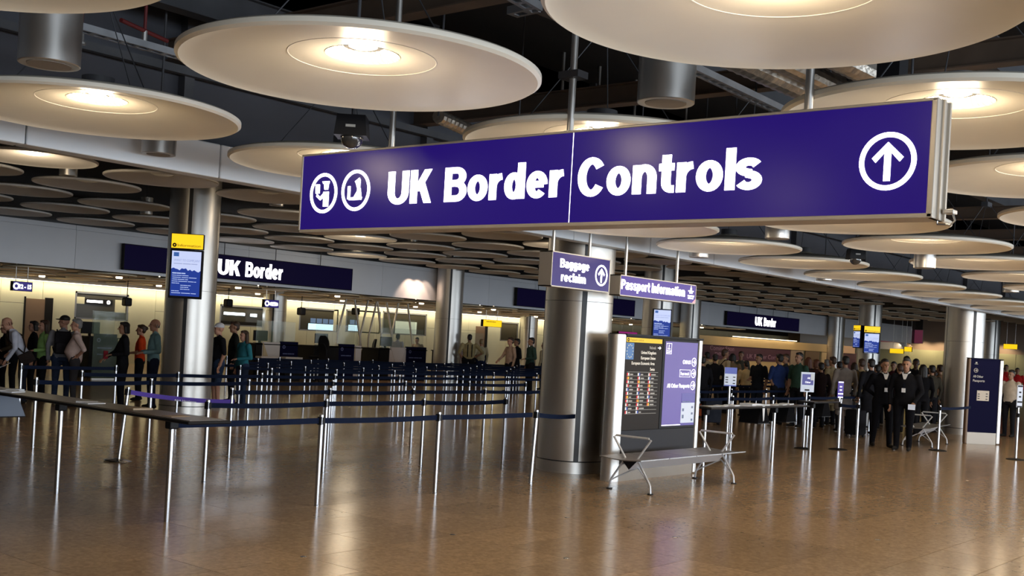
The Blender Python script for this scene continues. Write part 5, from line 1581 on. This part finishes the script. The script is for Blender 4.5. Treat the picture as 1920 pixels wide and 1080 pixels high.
# hand (wrist at origin, fingers along +x, palm down, thumb at +y)
hn = MB()
hn.capsule((-0.02, 0, 0), 0.026, (0.03, 0, 0), 0.024, 10); hn.ball((0.055, 0, 0), 1, 12, 8, (0.045, 0.040, 0.015))
for k, (y, L) in enumerate(((0.030, 0.072), (0.010, 0.080), (-0.010, 0.074), (-0.030, 0.058))):
    b0 = (0.088, y, 0.0); b1 = (0.088 + L * 0.5, y * 1.12, -0.008); b2 = (0.088 + L * 0.85, y * 1.15, -0.034)
    hn.capsule(b0, 0.0098, b1, 0.0088, 8); hn.capsule(b1, 0.0088, b2, 0.0075, 8)
hn.capsule((0.025, 0.032, -0.004), 0.013, (0.058, 0.062, -0.012), 0.0105, 8); hn.capsule((0.058, 0.062, -0.012), 0.0105, (0.088, 0.066, -0.022), 0.0085, 8)
NV, NF = remesh(hn, 0.0062, 1)


def hair_mesh(style):
    m = MB()
    if style in ('short', 'grey', 'long', 'bob', 'bun'):
        m.ball((-0.028, 0, 0.058), 1, 18, 12, (0.094, 0.083, 0.082)); m.ball((-0.062, 0, 0.0), 1, 14, 10, (0.056, 0.072, 0.075))
        m.ball((0.035, 0, 0.098), 1, 12, 8, (0.05, 0.058, 0.032))
    if style == 'bun':
        m.ball((-0.12, 0, 0.05), 0.045, 12, 8)
    if style in ('long', 'bob'):
        n = -0.17 if style == 'long' else -0.08
        for a in (-75, -45, -15, 15, 45, 75):
            y = 0.082 * math.sin(R(a)); x = -0.085 * math.cos(R(a)) + 0.0
            m.capsule((x, y, 0.03), 0.034, (x - 0.012, y * 1.1, n), 0.028, 8)
    if style == 'bald':
        for a in (-70, -35, 0, 35, 70):
            y = 0.076 * math.sin(R(a)); x = -0.1 * math.cos(R(a)) + 0.0
            m.capsule((x * 0.92, y, 0.01), 0.016, (x * 0.85, y, -0.04), 0.014, 8)
    if style in ('cap', 'peak'):
        m.ball((-0.015, 0, 0.068), 1, 18, 10, (0.104, 0.086, 0.075)); m.ball((0.105, 0, 0.052), 1, 14, 6, (0.075, 0.066, 0.013))
    V_, F_ = remesh(m, 0.011, 1)
    me = bpy.data.meshes.new('hair_' + style); me.from_pydata([tuple(v) for v in V_], [], F_); me.update()
    me.polygons.foreach_set('use_smooth', [True] * len(me.polygons))
    me.materials.append(mat('hair_dark', (0.012, 0.009, 0.008), 0.6))
    return me


HAIR = {}
HCOL = {'black': (0.010, 0.008, 0.008), 'brown': (0.045, 0.022, 0.012), 'grey': (0.22, 0.21, 0.20), 'blond': (0.38, 0.26, 0.13), 'white': (0.62, 0.60, 0.58), 'red': (0.12, 0.035, 0.015), 'charcoal': (0.025, 0.024, 0.026)}
ARMS = {'down': ((-0.03, 0.25, 1.14), (0.03, 0.265, 0.88)), 'bent': ((-0.04, 0.25, 1.13), (0.20, 0.13, 1.10)), 'hip': ((-0.16, 0.36, 1.16), (-0.03, 0.21, 1.00)),
        'back': ((-0.14, 0.25, 1.15), (-0.17, 0.07, 1.00)), 'chest': ((0.02, 0.27, 1.14), (0.20, 0.02, 1.24)), 'fwd': ((0.10, 0.24, 1.16), (0.32, 0.16, 1.02)), 'swing': ((-0.12, 0.25, 1.15), (-0.10, 0.27, 0.90)),
        'face': ((0.06, 0.24, 1.2), (0.13, 0.10, 1.45)), 'low': ((-0.03, 0.25, 1.13), (0.17, 0.21, 0.93)), 'pocket': ((-0.10, 0.28, 1.14), (0.03, 0.20, 0.92))}


PEOPLE = []
ROWY = [(PY0 + PB * j, PX0 + PA * a - 0.3, PX0 + PA * b + 0.3) for j, (a, b) in list(ROWS.items()) + list(RR.items())]


def place(px_, py_, depth):
    """a free spot on the sight line near this distance: clear of posts, belts, columns and other people"""
    best, bs = None, -9
    for k in range(0, 26):
        for sg in (1, -1):
            P = pD(px_, py_, depth + sg * 0.12 * k)
            c1 = min([math.hypot(P[0] - a, P[1] - b) - 0.33 for a, b in POSTS])
            c2 = min([math.hypot(P[0] - a, P[1] - b) - 0.55 for a, b in PEOPLE] or [9])
            c3 = min([math.hypot(P[0] - c[0], P[1] - c[1]) - 0.85 for c in COLS])
            c4 = min([abs(P[1] - y) - 0.27 for y, xa, xb in ROWY if xa < P[0] < xb] or [9])
            m = min(c1, c2, c3, c4)
            if m > 0:
                PEOPLE.append(P[:2]); return P
            if m - 0.01 * k > bs: best, bs = P, m - 0.01 * k
    PEOPLE.append(best[:2])
    return best


def person(label, px_, py_, depth, face, top, bottom, hair=('short', 'black'), skin=0, arms=('down', 'down'), lean=0.0, stride=0.0, sleeve='long', shorts=False, belly=0.0,
           shoe=(0.02, 0.018, 0.016), sit=False, height=None, coat=False, collar=None, group=None, turn=0.0, headlean=0.0, wide=1.0):
    wide *= 1.1
    P = place(px_, py_, depth)
    Hp = height or min(1.95, max(1.30, P[2]))
    root = thing('person', label, 'person', (P[0], P[1], 0), R(face), group)
    prims = []       # (p0, r0, p1, r1, slot)
    HZ = 0.93
    dz = -0.40 if sit else 0.0

    def up_(p):
        x, y, z = p
        zz = z - HZ
        c, q = math.cos(lean), math.sin(lean)
        return (x * c + zz * q, y, HZ + zz * c - x * q + dz)
    s = Hp / 1.76 if height else Hp / (up_((0.012, 0, 1.632))[2] + 0.128)
    # legs
    for sd in (-1, 1):
        st_ = stride * sd
        hip = (0, sd * 0.092 * wide, HZ + dz)
        if sit:
            knee = (0.42, sd * 0.11, 0.52); ank = (0.44, sd * 0.11, 0.09)
        else:
            knee = (st_ * 0.5 + 0.02, sd * 0.098 * wide, 0.50); ank = (st_ - 0.01, sd * 0.10 * wide, 0.085)
        loose = 1.0 if shorts else 1.12
        prims.append((hip, 0.094 * wide, knee, 0.064 * loose, 1)); prims.append((knee, 0.060 * loose, ank, (0.040 if shorts else 0.055), 2 if shorts else 1))
        if shorts: prims.append(((hip[0], hip[1], hip[2] - 0.1), 0.10, (knee[0], knee[1], knee[2] + 0.04), 0.088, 1))
        prims.append(((ank[0] - 0.035, ank[1], 0.045), 0.044, (ank[0] + 0.14, ank[1] + sd * 0.02, 0.036), 0.034, 3))
    # torso rings: z, x centre, half depth, half width
    rings = [(0.86, 0.0, 0.115, 0.165 * wide), (0.96, 0.0, 0.118 + belly * 0.3, 0.168 * wide), (1.08, 0.01 + belly * 0.4, 0.112 + belly, 0.155 * wide + belly * 0.3), (1.22, 0.005 + belly * 0.2, 0.118 + belly * 0.5, 0.172 * wide),
             (1.34, -0.005, 0.112, 0.180 * wide), (1.42, -0.015, 0.085, 0.165), (1.475, -0.02, 0.062, 0.085)]
    if coat: rings = [(0.52, 0.0, 0.16, 0.20 * wide), (0.70, 0.0, 0.15, 0.195 * wide)] + rings
    mb = MB()
    rv = []
    n = 18
    for (z, xc, dx_, wy) in rings:
        for i in range(n):
            a = 2 * PI * i / n
            rv.append(up_((xc + dx_ * math.cos(a), wy * math.sin(a), z)))
    rf_ = []
    for k in range(len(rings) - 1):
        for i in range(n): rf_.append((k * n + i, k * n + (i + 1) % n, (k + 1) * n + (i + 1) % n, (k + 1) * n + i))
    rf_.append(tuple(range(n - 1, -1, -1))); rf_.append(tuple((len(rings) - 1) * n + i for i in range(n)))
    mb.add(rv, rf_)
    tors = []
    for (z, xc, dx_, wy) in rings:
        if z < 0.95 and not coat: continue
        tors.append((up_((xc, -max(0.0, wy - dx_), z)), dx_, up_((xc, max(0.0, wy - dx_), z)), dx_, 0))
    if not coat and not sit: tors.append(((0, -0.05, 0.90), 0.118, (0, 0.05, 0.90), 0.118, 1))
    # neck, shoulders, arms
    prims.append((up_((-0.015, 0, 1.44)), 0.058, up_((0.0, 0, 1.54)), 0.052, 2))
    hands = []
    for sd, pose in ((1, arms[0]), (-1, arms[1])):
        e_, w_ = ARMS[pose]
        sh = up_((-0.012, sd * 0.185 * wide, 1.405)); el = up_((e_[0], sd * e_[1] * wide, e_[2])); wr = up_((w_[0], sd * w_[1], w_[2]))
        prims.append((sh, 0.068, el, 0.053, 0))
        prims.append((el, 0.044, wr, 0.041 if sleeve == 'long' else 0.031, 0 if sleeve == 'long' else 2))
        if sleeve == 'short': prims.append((sh, 0.066, tuple(sh[i] + (el[i] - sh[i]) * 0.75 for i in range(3)), 0.060, 0))
        hands.append((el, wr, sd))
    for p in prims: mb.capsule(*p[:4], n=10)
    V_, F_ = remesh(mb, 0.021, 2)
    # slots by nearest primitive
    cen = np.array([V_[list(f)].mean(0) for f in F_])
    best = np.full(len(cen), 1e9); slot = np.zeros(len(cen), int)
    for (p0, r0, p1, r1, sl) in prims + tors:
        A = np.array(p0); B = np.array(p1); AB = B - A; L2 = AB @ AB + 1e-9
        tt = np.clip((cen - A) @ AB / L2, 0, 1)
        d_ = np.linalg.norm(cen - (A + tt[:, None] * AB), axis=1) - (r0 + (r1 - r0) * tt)
        b_ = d_ < best - 1e-6
        best[b_] = d_[b_]; slot[b_] = sl
    verts = [tuple(v * s) for v in V_]; faces = list(F_); sl_ = list(slot)

    def append(V2, F2, Mx, sl):
        o_ = len(verts)
        verts.extend([((Mx @ Vector(v)) * s)[:] for v in V2]); faces.extend([tuple(i + o_ for i in f) for f in F2]); sl_.extend([sl] * len(F2))
    hc = up_((0.012, 0, 1.632))
    Mh = Matrix.Translation(hc) @ Matrix.Rotation(turn, 4, 'Z') @ Matrix.Rotation(lean * 0.6 + headlean, 4, 'Y')
    append(HV, HF, Mh, 2); append(EV, EF, Mh, 4); append(LV, LF, Mh, 5)
    for (el, wr, sd) in hands:
        dv = (Vector(wr) - Vector(el)).normalized()
        side = Vector((0, 0, 1)).cross(dv)
        if side.length < 0.3: side = Vector((0.9, 0, 0)) * sd * 1.0 + Vector((0, 0.1, 0))
        side = (side - dv * side.dot(dv)).normalized(); nz = dv.cross(side)
        Mw = Matrix((dv, side, nz)).transposed().to_4x4(); Mw.translation = Vector(wr)
        append(NV, NF, Mw, 2)
    me = bpy.data.meshes.new('body'); me.from_pydata(verts, [], faces)
    me.polygons.foreach_set('material_index', sl_); me.polygons.foreach_set('use_smooth', [True] * len(faces)); me.update()
    for m in (cloth(top), cloth(bottom), M_SKINS[skin], cloth(shoe), M_EYE, M_LIP): me.materials.append(m)
    link('body', me, root)
    if hair:
        st_, hc_ = hair
        if st_ not in HAIR: HAIR[st_] = hair_mesh(st_)
        o = link('cap' if st_ in ('cap', 'peak') else 'hair', HAIR[st_], root)
        o.matrix_local = Matrix.Scale(s, 4) @ Mh
        col = HCOL[hc_] if isinstance(hc_, str) else hc_
        o.material_slots[0].link = 'OBJECT'
        o.material_slots[0].material = mat('hair_%d_%d_%d' % tuple(int(c * 255) for c in col), col, 0.55)
    if collar:
        q = MB()
        a = [up_(p) for p in ((0.078, 0.0, 1.30), (0.070, -0.055, 1.465), (0.070, 0.055, 1.465))]
        q.add([(p[0] + 0.022, p[1], p[2]) for p in a] + [(p[0] + 0.012, p[1], p[2]) for p in a], [(0, 1, 2), (3, 5, 4), (0, 3, 4, 1), (1, 4, 5, 2), (2, 5, 3, 0)])
        q.tube([up_(p) for p in ((0.06, -0.05, 1.475), (-0.03, -0.062, 1.50), (-0.075, 0, 1.51), (-0.03, 0.062, 1.50), (0.06, 0.05, 1.475))], 0.014, 6)
        o = q.build('shirt_collar', cloth(collar), root); o.scale = (s, s, s)
    return root, up_, s


def worn(root, up_, s, mb, name, label, cat, material, parts=()):
    """a bag or other thing carried by a person: a thing of its own at the same place"""
    t = thing(name, label, cat, root.location, root.rotation_euler[2])
    t.scale = (s, s, s)
    mb.build(name + '_body', material, t, True)
    for (nm, m2, mt) in parts: m2.build(nm, mt, t, True)
    return t


def backpack(who, label, col):
    root, up_, s = who
    m = MB().box(-0.30, -0.14, -0.155, 0.155, 1.0, 1.45, 0.05)
    m.v = [up_(p) for p in m.v]
    p2 = MB().box(-0.345, -0.30, -0.12, 0.12, 1.02, 1.22, 0.02); p2.v = [up_(p) for p in p2.v]
    st = MB()
    for sd in (-1, 1):
        st.tube([up_(p) for p in ((-0.15, sd * 0.11, 1.42), (-0.03, sd * 0.12, 1.475), (0.085, sd * 0.12, 1.40), (0.12, sd * 0.13, 1.25), (0.05, sd * 0.185, 1.12), (-0.12, sd * 0.16, 1.05))], 0.014, 6)
    worn(root, up_, s, m, 'backpack', label, 'backpack', cloth(col), (('pocket', p2, cloth(tuple(c * 1.4 for c in col))), ('strap', st, cloth(col))))


def shoulder_bag(who, label, col, sd=1):
    root, up_, s = who
    m = MB().box(-0.14, 0.14, 0.21 * sd - 0.05, 0.21 * sd + 0.05, 0.78, 1.0, 0.03); m.v = [up_(p) for p in m.v]
    st = MB().tube([up_(p) for p in ((0.0, 0.22 * sd, 1.0), (0.06, 0.17 * sd, 1.15), (0.125, 0.02 * sd, 1.30), (0.06, -0.13 * sd, 1.47), (-0.06, -0.12 * sd, 1.47), (-0.14, 0.02 * sd, 1.30), (-0.08, 0.19 * sd, 1.1), (0.0, 0.22 * sd, 1.0))], 0.014, 6)
    worn(root, up_, s, m, 'shoulder_bag', label, 'bag', cloth(col), (('strap', st, cloth(col)),))


def held(who, mbfun, name, label, cat, material):
    root, up_, s = who
    m = mbfun(); m.v = [up_(p) for p in m.v]
    t = thing(name, label, cat, root.location, root.rotation_euler[2]); t.scale = (s, s, s)
    m.build(name + '_body', material, t)


DK = (0.012, 0.012, 0.015)
JEAN = (0.03, 0.045, 0.09)
# left queue
DL = 24.8
person('person in a pale plaid shirt at the front of the left queue', -9, 603, 22.6, 165, (0.35, 0.36, 0.40), JEAN, ('short', 'brown'), arms=('down', 'bent'))
w = person('person in a dark jacket with large dark backpack in the left queue', 11, 607, 24.2, 150, DK, DK, ('short', 'black'), arms=('down', 'bent'))
backpack(w, 'large black backpack worn at the front of the left queue', (0.02, 0.02, 0.022))
person('person in a brown jacket bending forward in the left queue', 30, 598, 23.2, 150, (0.10, 0.072, 0.045), DK, ('short', 'brown'), arms=('bent', 'bent'), lean=0.25)
w = person('man in a white shirt leaning forward to read a paper', 50, 597, 21.9, 158, (0.58, 0.60, 0.70), (0.015, 0.018, 0.03), ('bald', 'red'), arms=('fwd', 'bent'), lean=0.50, headlean=0.2)
shoulder_bag(w, 'dark bag slung over the leaning man in the white shirt', (0.03, 0.022, 0.02), 1)
held(w, lambda: MB().box(0.30, 0.52, -0.02, 0.20, 0.93, 0.936), 'paper', 'white paper held by the leaning man', 'paper', M_PAPER)
person('person with black hair between the leaning man and the green jacket woman', 64, 602, 23.4, 160, DK, DK, ('bob', 'black'), arms=('down', 'down'))
person('woman in a light green jacket with dark stripes', 84, 600, 22.6, 165, (0.34, 0.60, 0.20), DK, ('long', 'brown'), arms=('bent', 'down'), wide=0.95)
w = person('man in a grey hoodie and black cap facing away', 121, 592, 22.6, 60, (0.20, 0.20, 0.22), JEAN, ('cap', 'black'), arms=('down', 'bent'), turn=1.2)
backpack(w, 'black backpack worn over a grey hoodie', (0.016, 0.015, 0.018))
person('stout man in a pale pink short sleeved shirt with hand on hip', 145, 598, 21.8, 150, (0.62, 0.47, 0.42), (0.045, 0.042, 0.045), ('short', 'grey'), arms=('hip', 'down'), belly=0.07, sleeve='short', wide=1.12)
w = person('woman in a black jacket holding red documents', 234, 604, 21.8, 155, DK, DK, ('bob', 'black'), skin=1, arms=('bent', 'fwd'), wide=1.12)
held(w, lambda: MB().box(0.28, 0.36, -0.16, -0.06, 1.0, 1.16), 'document_wallet', 'dark red document wallet held by the woman in black', 'wallet', cloth((0.22, 0.02, 0.03)))
person('person in a bright orange red top behind the woman in black', 266, 609, 24.2, 140, (0.62, 0.06, 0.015), DK, ('bun', 'brown'), arms=('bent', 'bent'), sleeve='short')
person('balding man in a teal and white striped shirt beside the column', 292, 598, 22.3, 158, (0.20, 0.36, 0.40), (0.02, 0.025, 0.05), ('bald', 'grey'), arms=('bent', 'bent'))
person('person in a cream top half hidden by the screen column', 392, 619, 25.0, 165, (0.42, 0.36, 0.30), DK, ('short', 'black'), arms=('bent', 'down'))
w = person('man in a white cap, black polo shirt and blue shorts', 412, 606, 23.6, 160, (0.010, 0.010, 0.012), (0.03, 0.05, 0.10), ('cap', (0.62, 0.62, 0.66)), arms=('down', 'down'), sleeve='short', shorts=True, belly=0.055, wide=1.25, shoe=(0.5, 0.5, 0.5))
person('man in a dark suit behind the teal jacket woman', 441, 603, 25.2, 150, (0.014, 0.016, 0.014), DK, ('short', 'brown'), skin=1)
person('woman in a teal jacket with long brown hair', 459, 620, 24.4, 170, (0.035, 0.20, 0.25), JEAN, ('long', 'brown'), arms=('bent', 'down'), coat=False, wide=1.05)
# staff at the desks
w = person('seated staff member in a white shirt at the triangle panel desk', 745, 626, 43.6, 20, (0.62, 0.62, 0.74), DK, ('short', 'black'), skin=2, arms=('bent', 'bent'), sit=False, lean=0.12)
person('dark haired person leaning over the counter beside the spotlit column', 786, 633, 45.2, 200, (0.50, 0.40, 0.28), DK, ('short', 'black'), arms=('bent', 'bent'), lean=0.3)
person('person in white behind the spotlit column edge', 856, 632, 47.0, 190, (0.6, 0.52, 0.5), DK, ('short', 'brown'))
# centre queue
w = person('man in a tan shirt with dark braces seen from behind', 881, 627, 40.0, 55, (0.42, 0.34, 0.17), DK, ('short', 'black'), skin=1, arms=('pocket', 'hip'), sleeve='short', wide=1.15)
held(w, lambda: MB().box(-0.145, -0.12, 0.06, 0.085, 1.0, 1.42).box(-0.145, -0.12, -0.085, -0.06, 1.0, 1.42), 'braces', 'dark braces on the tan shirt', 'braces', cloth(DK))
person('child in a pale top beside the man with braces', 864, 640, 40.5, 60, (0.5, 0.38, 0.33), DK, ('bob', 'black'), skin=1, height=1.45)
person('person in a pale cream top at the glass beyond the braces man', 903, 636, 42.0, 60, (0.55, 0.48, 0.30), (0.02, 0.025, 0.06), ('short', 'blond'))
person('woman in a pink beige top reaching forward before the maze column', 958, 633, 37.0, 160, (0.46, 0.32, 0.24), DK, ('short', 'brown'), arms=('down', 'fwd'), wide=1.0)
w = person('person in a black coat behind the pink beige woman', 970, 635, 38.0, 150, DK, DK, ('short', 'black'), skin=1, arms=('bent', 'bent'))
w = person('man in a dark green jacket beside the kiosk column', 997, 633, 36.5, 150, (0.035, 0.065, 0.055), DK, ('short', 'black'), skin=1, arms=('bent', 'down'), wide=1.08)
person('person with blond hair and cream top half hidden by the kiosk column', 1021, 642, 40.0, 100, (0.45, 0.36, 0.22), DK, ('bob', 'blond'))

# two officers in dark suits
o1 = person('officer in a dark suit with badge, feet apart, beside the belt post', 1659, 691, 23.0, 222, (0.006, 0.006, 0.008), (0.006, 0.006, 0.009), ('short', 'black'), skin=1, arms=('down', 'back'), collar=(0.62, 0.62, 0.62), stride=0.14, height=1.80, wide=1.08, coat=False)
o2 = person('officer in a dark suit holding a white paper', 1700, 690, 22.4, 185, (0.008, 0.008, 0.010), (0.007, 0.007, 0.010), ('short', 'charcoal'), skin=1, arms=('low', 'down'), collar=(0.7, 0.7, 0.7), height=1.84, wide=1.08, turn=0.1)
for w, lab in ((o1, 'first'), (o2, 'second')):
    root, up_, s = w
    q = MB().tube([up_(p) for p in ((0.06, -0.05, 1.45), (0.135, 0.0, 1.20), (0.06, 0.05, 1.45))], 0.005, 5); o = q.build('lanyard', M_BELT, root); o.scale = (s, s, s)
    q = MB(); q.box(0.125, 0.14, -0.035, 0.035, 1.11, 1.19); q.v = [up_(p) for p in q.v]; o = q.build('id_card', M_PAPER, root); o.scale = (s, s, s)
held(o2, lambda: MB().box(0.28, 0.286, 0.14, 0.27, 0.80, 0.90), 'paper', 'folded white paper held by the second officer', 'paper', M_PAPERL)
# man in a white shirt beside the navy board
person('staff member in a white short sleeved shirt beside the navy board', 1897, 694, 28.6, 165, (0.55, 0.47, 0.38), DK, ('short', 'black'), skin=1, arms=('down', 'down'), sleeve='short')
for k, (px_, py_, lab) in enumerate(((1887, 684, 'person in a red top far beyond the navy board'), (1908, 690, 'person in a red top with a white strap far off'), (1880, 690, 'person in a crimson jacket far beyond the navy board'))):
    person(lab, px_, py_, 46.0, 200, (0.50, 0.02, 0.02), DK, ('short', 'black'), skin=1)

# the right hand crowd: (px, py, depth, facing, top, bottom, hair, arms, label)
CROWD = [
    (1326, 660, 33.0, 60, (0.45, 0.38, 0.26), DK, ('short', 'black'), ('hip', 'down'), 'person in a cream shirt turning away at the crowd edge by the kiosk'),
    (1341, 664, 31.0, 45, DK, DK, ('short', 'black'), ('down', 'down'), 'person all in black seen from behind next to the kiosk'),
    (1360, 655, 32.0, 330, (0.50, 0.42, 0.30), DK, ('short', 'brown'), ('bent', 'down'), 'person in a cream shirt with shoulder strap in the crowd'),
    (1374, 663, 33.5, 40, (0.24, 0.17, 0.10), DK, ('bob', 'black'), ('down', 'bent'), 'person in a brown top behind the portrait notice'),
    (1390, 659, 35.0, 200, (0.10, 0.10, 0.08), DK, ('short', 'brown'), ('down', 'down'), 'person in an olive top facing the camera by the hoarding'),
    (1400, 676, 30.5, 50, (0.55, 0.40, 0.20), DK, ('short', 'black'), ('down', 'down'), 'shorter person in a sand coloured top seen from behind'),
    (1424, 664, 29.0, 165, (0.016, 0.020, 0.028), (0.02, 0.025, 0.035), ('short', 'black'), ('down', 'bent'), 'man in a dark navy shirt facing along the right queue'),
    (1462, 664, 27.5, 70, (0.020, 0.038, 0.13), DK, ('short', 'black'), ('hip', 'down'), 'broad man in a royal blue shirt seen from behind'),
    (1474, 664, 30.0, 150, (0.045, 0.05, 0.055), DK, ('short', 'brown'), ('down', 'down'), 'man in a grey shirt standing behind the blue shirted man'),
    (1499, 661, 28.0, 165, (0.035, 0.075, 0.055), DK, ('short', 'black'), ('down', 'down'), 'man in a dark green shirt left of the framed notice'),
    (1516, 670, 31.0, 40, DK, DK, ('long', 'red'), ('down', 'down'), 'person in black with reddish hair behind the framed notice'),
    (1531, 674, 30.0, 60, (0.08, 0.035, 0.03), DK, ('bob', 'red'), ('down', 'down'), 'person in a dark maroon top right of the framed notice'),
    (1551, 674, 31.5, 60, DK, DK, ('short', 'grey'), ('bent', 'down'), 'person in a black jacket with greying hair'),
    (1562, 669, 30.0, 75, (0.36, 0.29, 0.17), DK, ('short', 'brown'), ('down', 'down'), 'person in a long tan top beside the grey coat'),
    (1586, 668, 27.0, 45, (0.20, 0.175, 0.16), DK, ('short', 'black'), ('down', 'down'), 'person in a long stone grey coat seen from behind'),
    (1616, 673, 28.5, 50, (0.34, 0.24, 0.12), (0.08, 0.08, 0.07), ('short', 'brown'), ('bent', 'bent'), 'person in an ochre top with a grey rucksack'),
    (1634, 673, 27.0, 55, (0.012, 0.012, 0.012), DK, ('short', 'black'), ('down', 'down'), 'man in a black coat with tan collar before the white pole'),
    (1652, 678, 31.0, 60, (0.40, 0.28, 0.16), DK, ('bob', 'brown'), ('down', 'down'), 'person in a light tan top half hidden behind the first officer'),
    (1676, 678, 33.0, 190, (0.06, 0.014, 0.02), DK, ('short', 'black'), ('down', 'down'), 'person in a burgundy top between the two officers'),
    (1700, 668, 31.0, 40, DK, DK, ('short', 'black'), ('down', 'down'), 'tall person in black directly behind the second officer'),
    (1718, 673, 30.0, 200, DK, DK, ('short', 'black'), ('down', 'down'), 'dark skinned man in a black suit behind the officers'),
    (1731, 684, 27.0, 45, (0.008, 0.008, 0.009), DK, ('long', 'black'), ('down', 'down'), 'person in black with long black hair by the bench'),
    (1748, 685, 29.0, 50, (0.05, 0.045, 0.035), DK, ('short', 'black'), ('down', 'down'), 'person in a dark khaki top near the far column'),
    (1763, 684, 30.5, 60, (0.16, 0.09, 0.05), DK, ('short', 'brown'), ('face', 'down'), 'person in a rust brown top by the far column edge'),
    (1318, 668, 28.0, 50, DK, DK, ('short', 'black'), ('down', 'down'), 'person in a black top right beside the kiosk edge'),
    (1540, 680, 28.0, 50, (0.02, 0.012, 0.012), DK, ('short', 'black'), ('down', 'down'), 'person in a dark plum coat right of the framed notice'),
    (1574, 678, 32.0, 55, DK, DK, ('short', 'black'), ('down', 'down'), 'person in black half hidden by the stone grey coat'),
    (1602, 680, 31.5, 45, (0.03, 0.028, 0.03), DK, ('bob', 'brown'), ('down', 'down'), 'person in a charcoal cardigan beside the ochre top'),
    (1645, 684, 28.0, 60, (0.012, 0.010, 0.010), DK, ('short', 'black'), ('down', 'down'), 'person in black close behind the first officer'),
    (1688, 682, 28.0, 45, (0.018, 0.012, 0.014), DK, ('short', 'brown'), ('down', 'down'), 'person in dark wine red seen between the officers shoulders'),
    (1741, 690, 32.0, 60, (0.02, 0.018, 0.015), DK, ('short', 'black'), ('down', 'down'), 'person in a dark coat by the far bench end'),
    (1756, 694, 33.5, 60, DK, DK, ('bob', 'black'), ('down', 'down'), 'person in black beside the far column edge'),
]
for (px_, py_, d_, fc, tp, bt, hr, ar, lab) in CROWD:
    w = person(lab, px_, py_, d_, fc, tp, bt, hr, skin=2 if 'dark skinned' in lab else 1, arms=ar, coat='coat' in lab or 'long tan' in lab, sleeve='short' if 'shirt' in lab else 'long', wide=1.12 if 'broad' in lab else 1.0)
    if 'rucksack' in lab: backpack(w, 'grey rucksack worn over an ochre top', (0.10, 0.10, 0.09))
    if 'shoulder strap' in lab: shoulder_bag(w, 'dark shoulder bag carried by the cream shirted person', DK)
# luggage on the floor among the crowd
for k, (px_, py_, d_, col_, lab) in enumerate(((1322, 712, 29.4, (0.5, 0.12, 0.05), 'orange red bag on the floor beside the kiosk'), (1606, 752, 25.5, (0.012, 0.012, 0.014), 'black suitcase behind the plain belt post'), (1338, 735, 27.0, (0.03, 0.035, 0.05), 'slate suitcase standing behind the kiosk'))):
    p = pD(px_, py_, d_)
    t = thing('suitcase', lab, 'suitcase', (p[0], p[1], 0), R(30 + 50 * k))
    hh = 0.62 if k else 0.35
    MB().box(-0.2, 0.2, -0.13, 0.13, 0.05, hh, 0.04).build('case', cloth(col_), t, True)
    MB().tube([(-0.1, 0, hh), (-0.1, 0, hh + 0.2), (0.1, 0, hh + 0.2), (0.1, 0, hh)], 0.012, 8).build('handle', M_BLACK, t, True)
    for sx in (-1, 1):
        for sy in (-1, 1): MB().ball((sx * 0.15, sy * 0.1, 0.028), 0.028, 10, 6).build('wheel', M_BLACK, t, True)
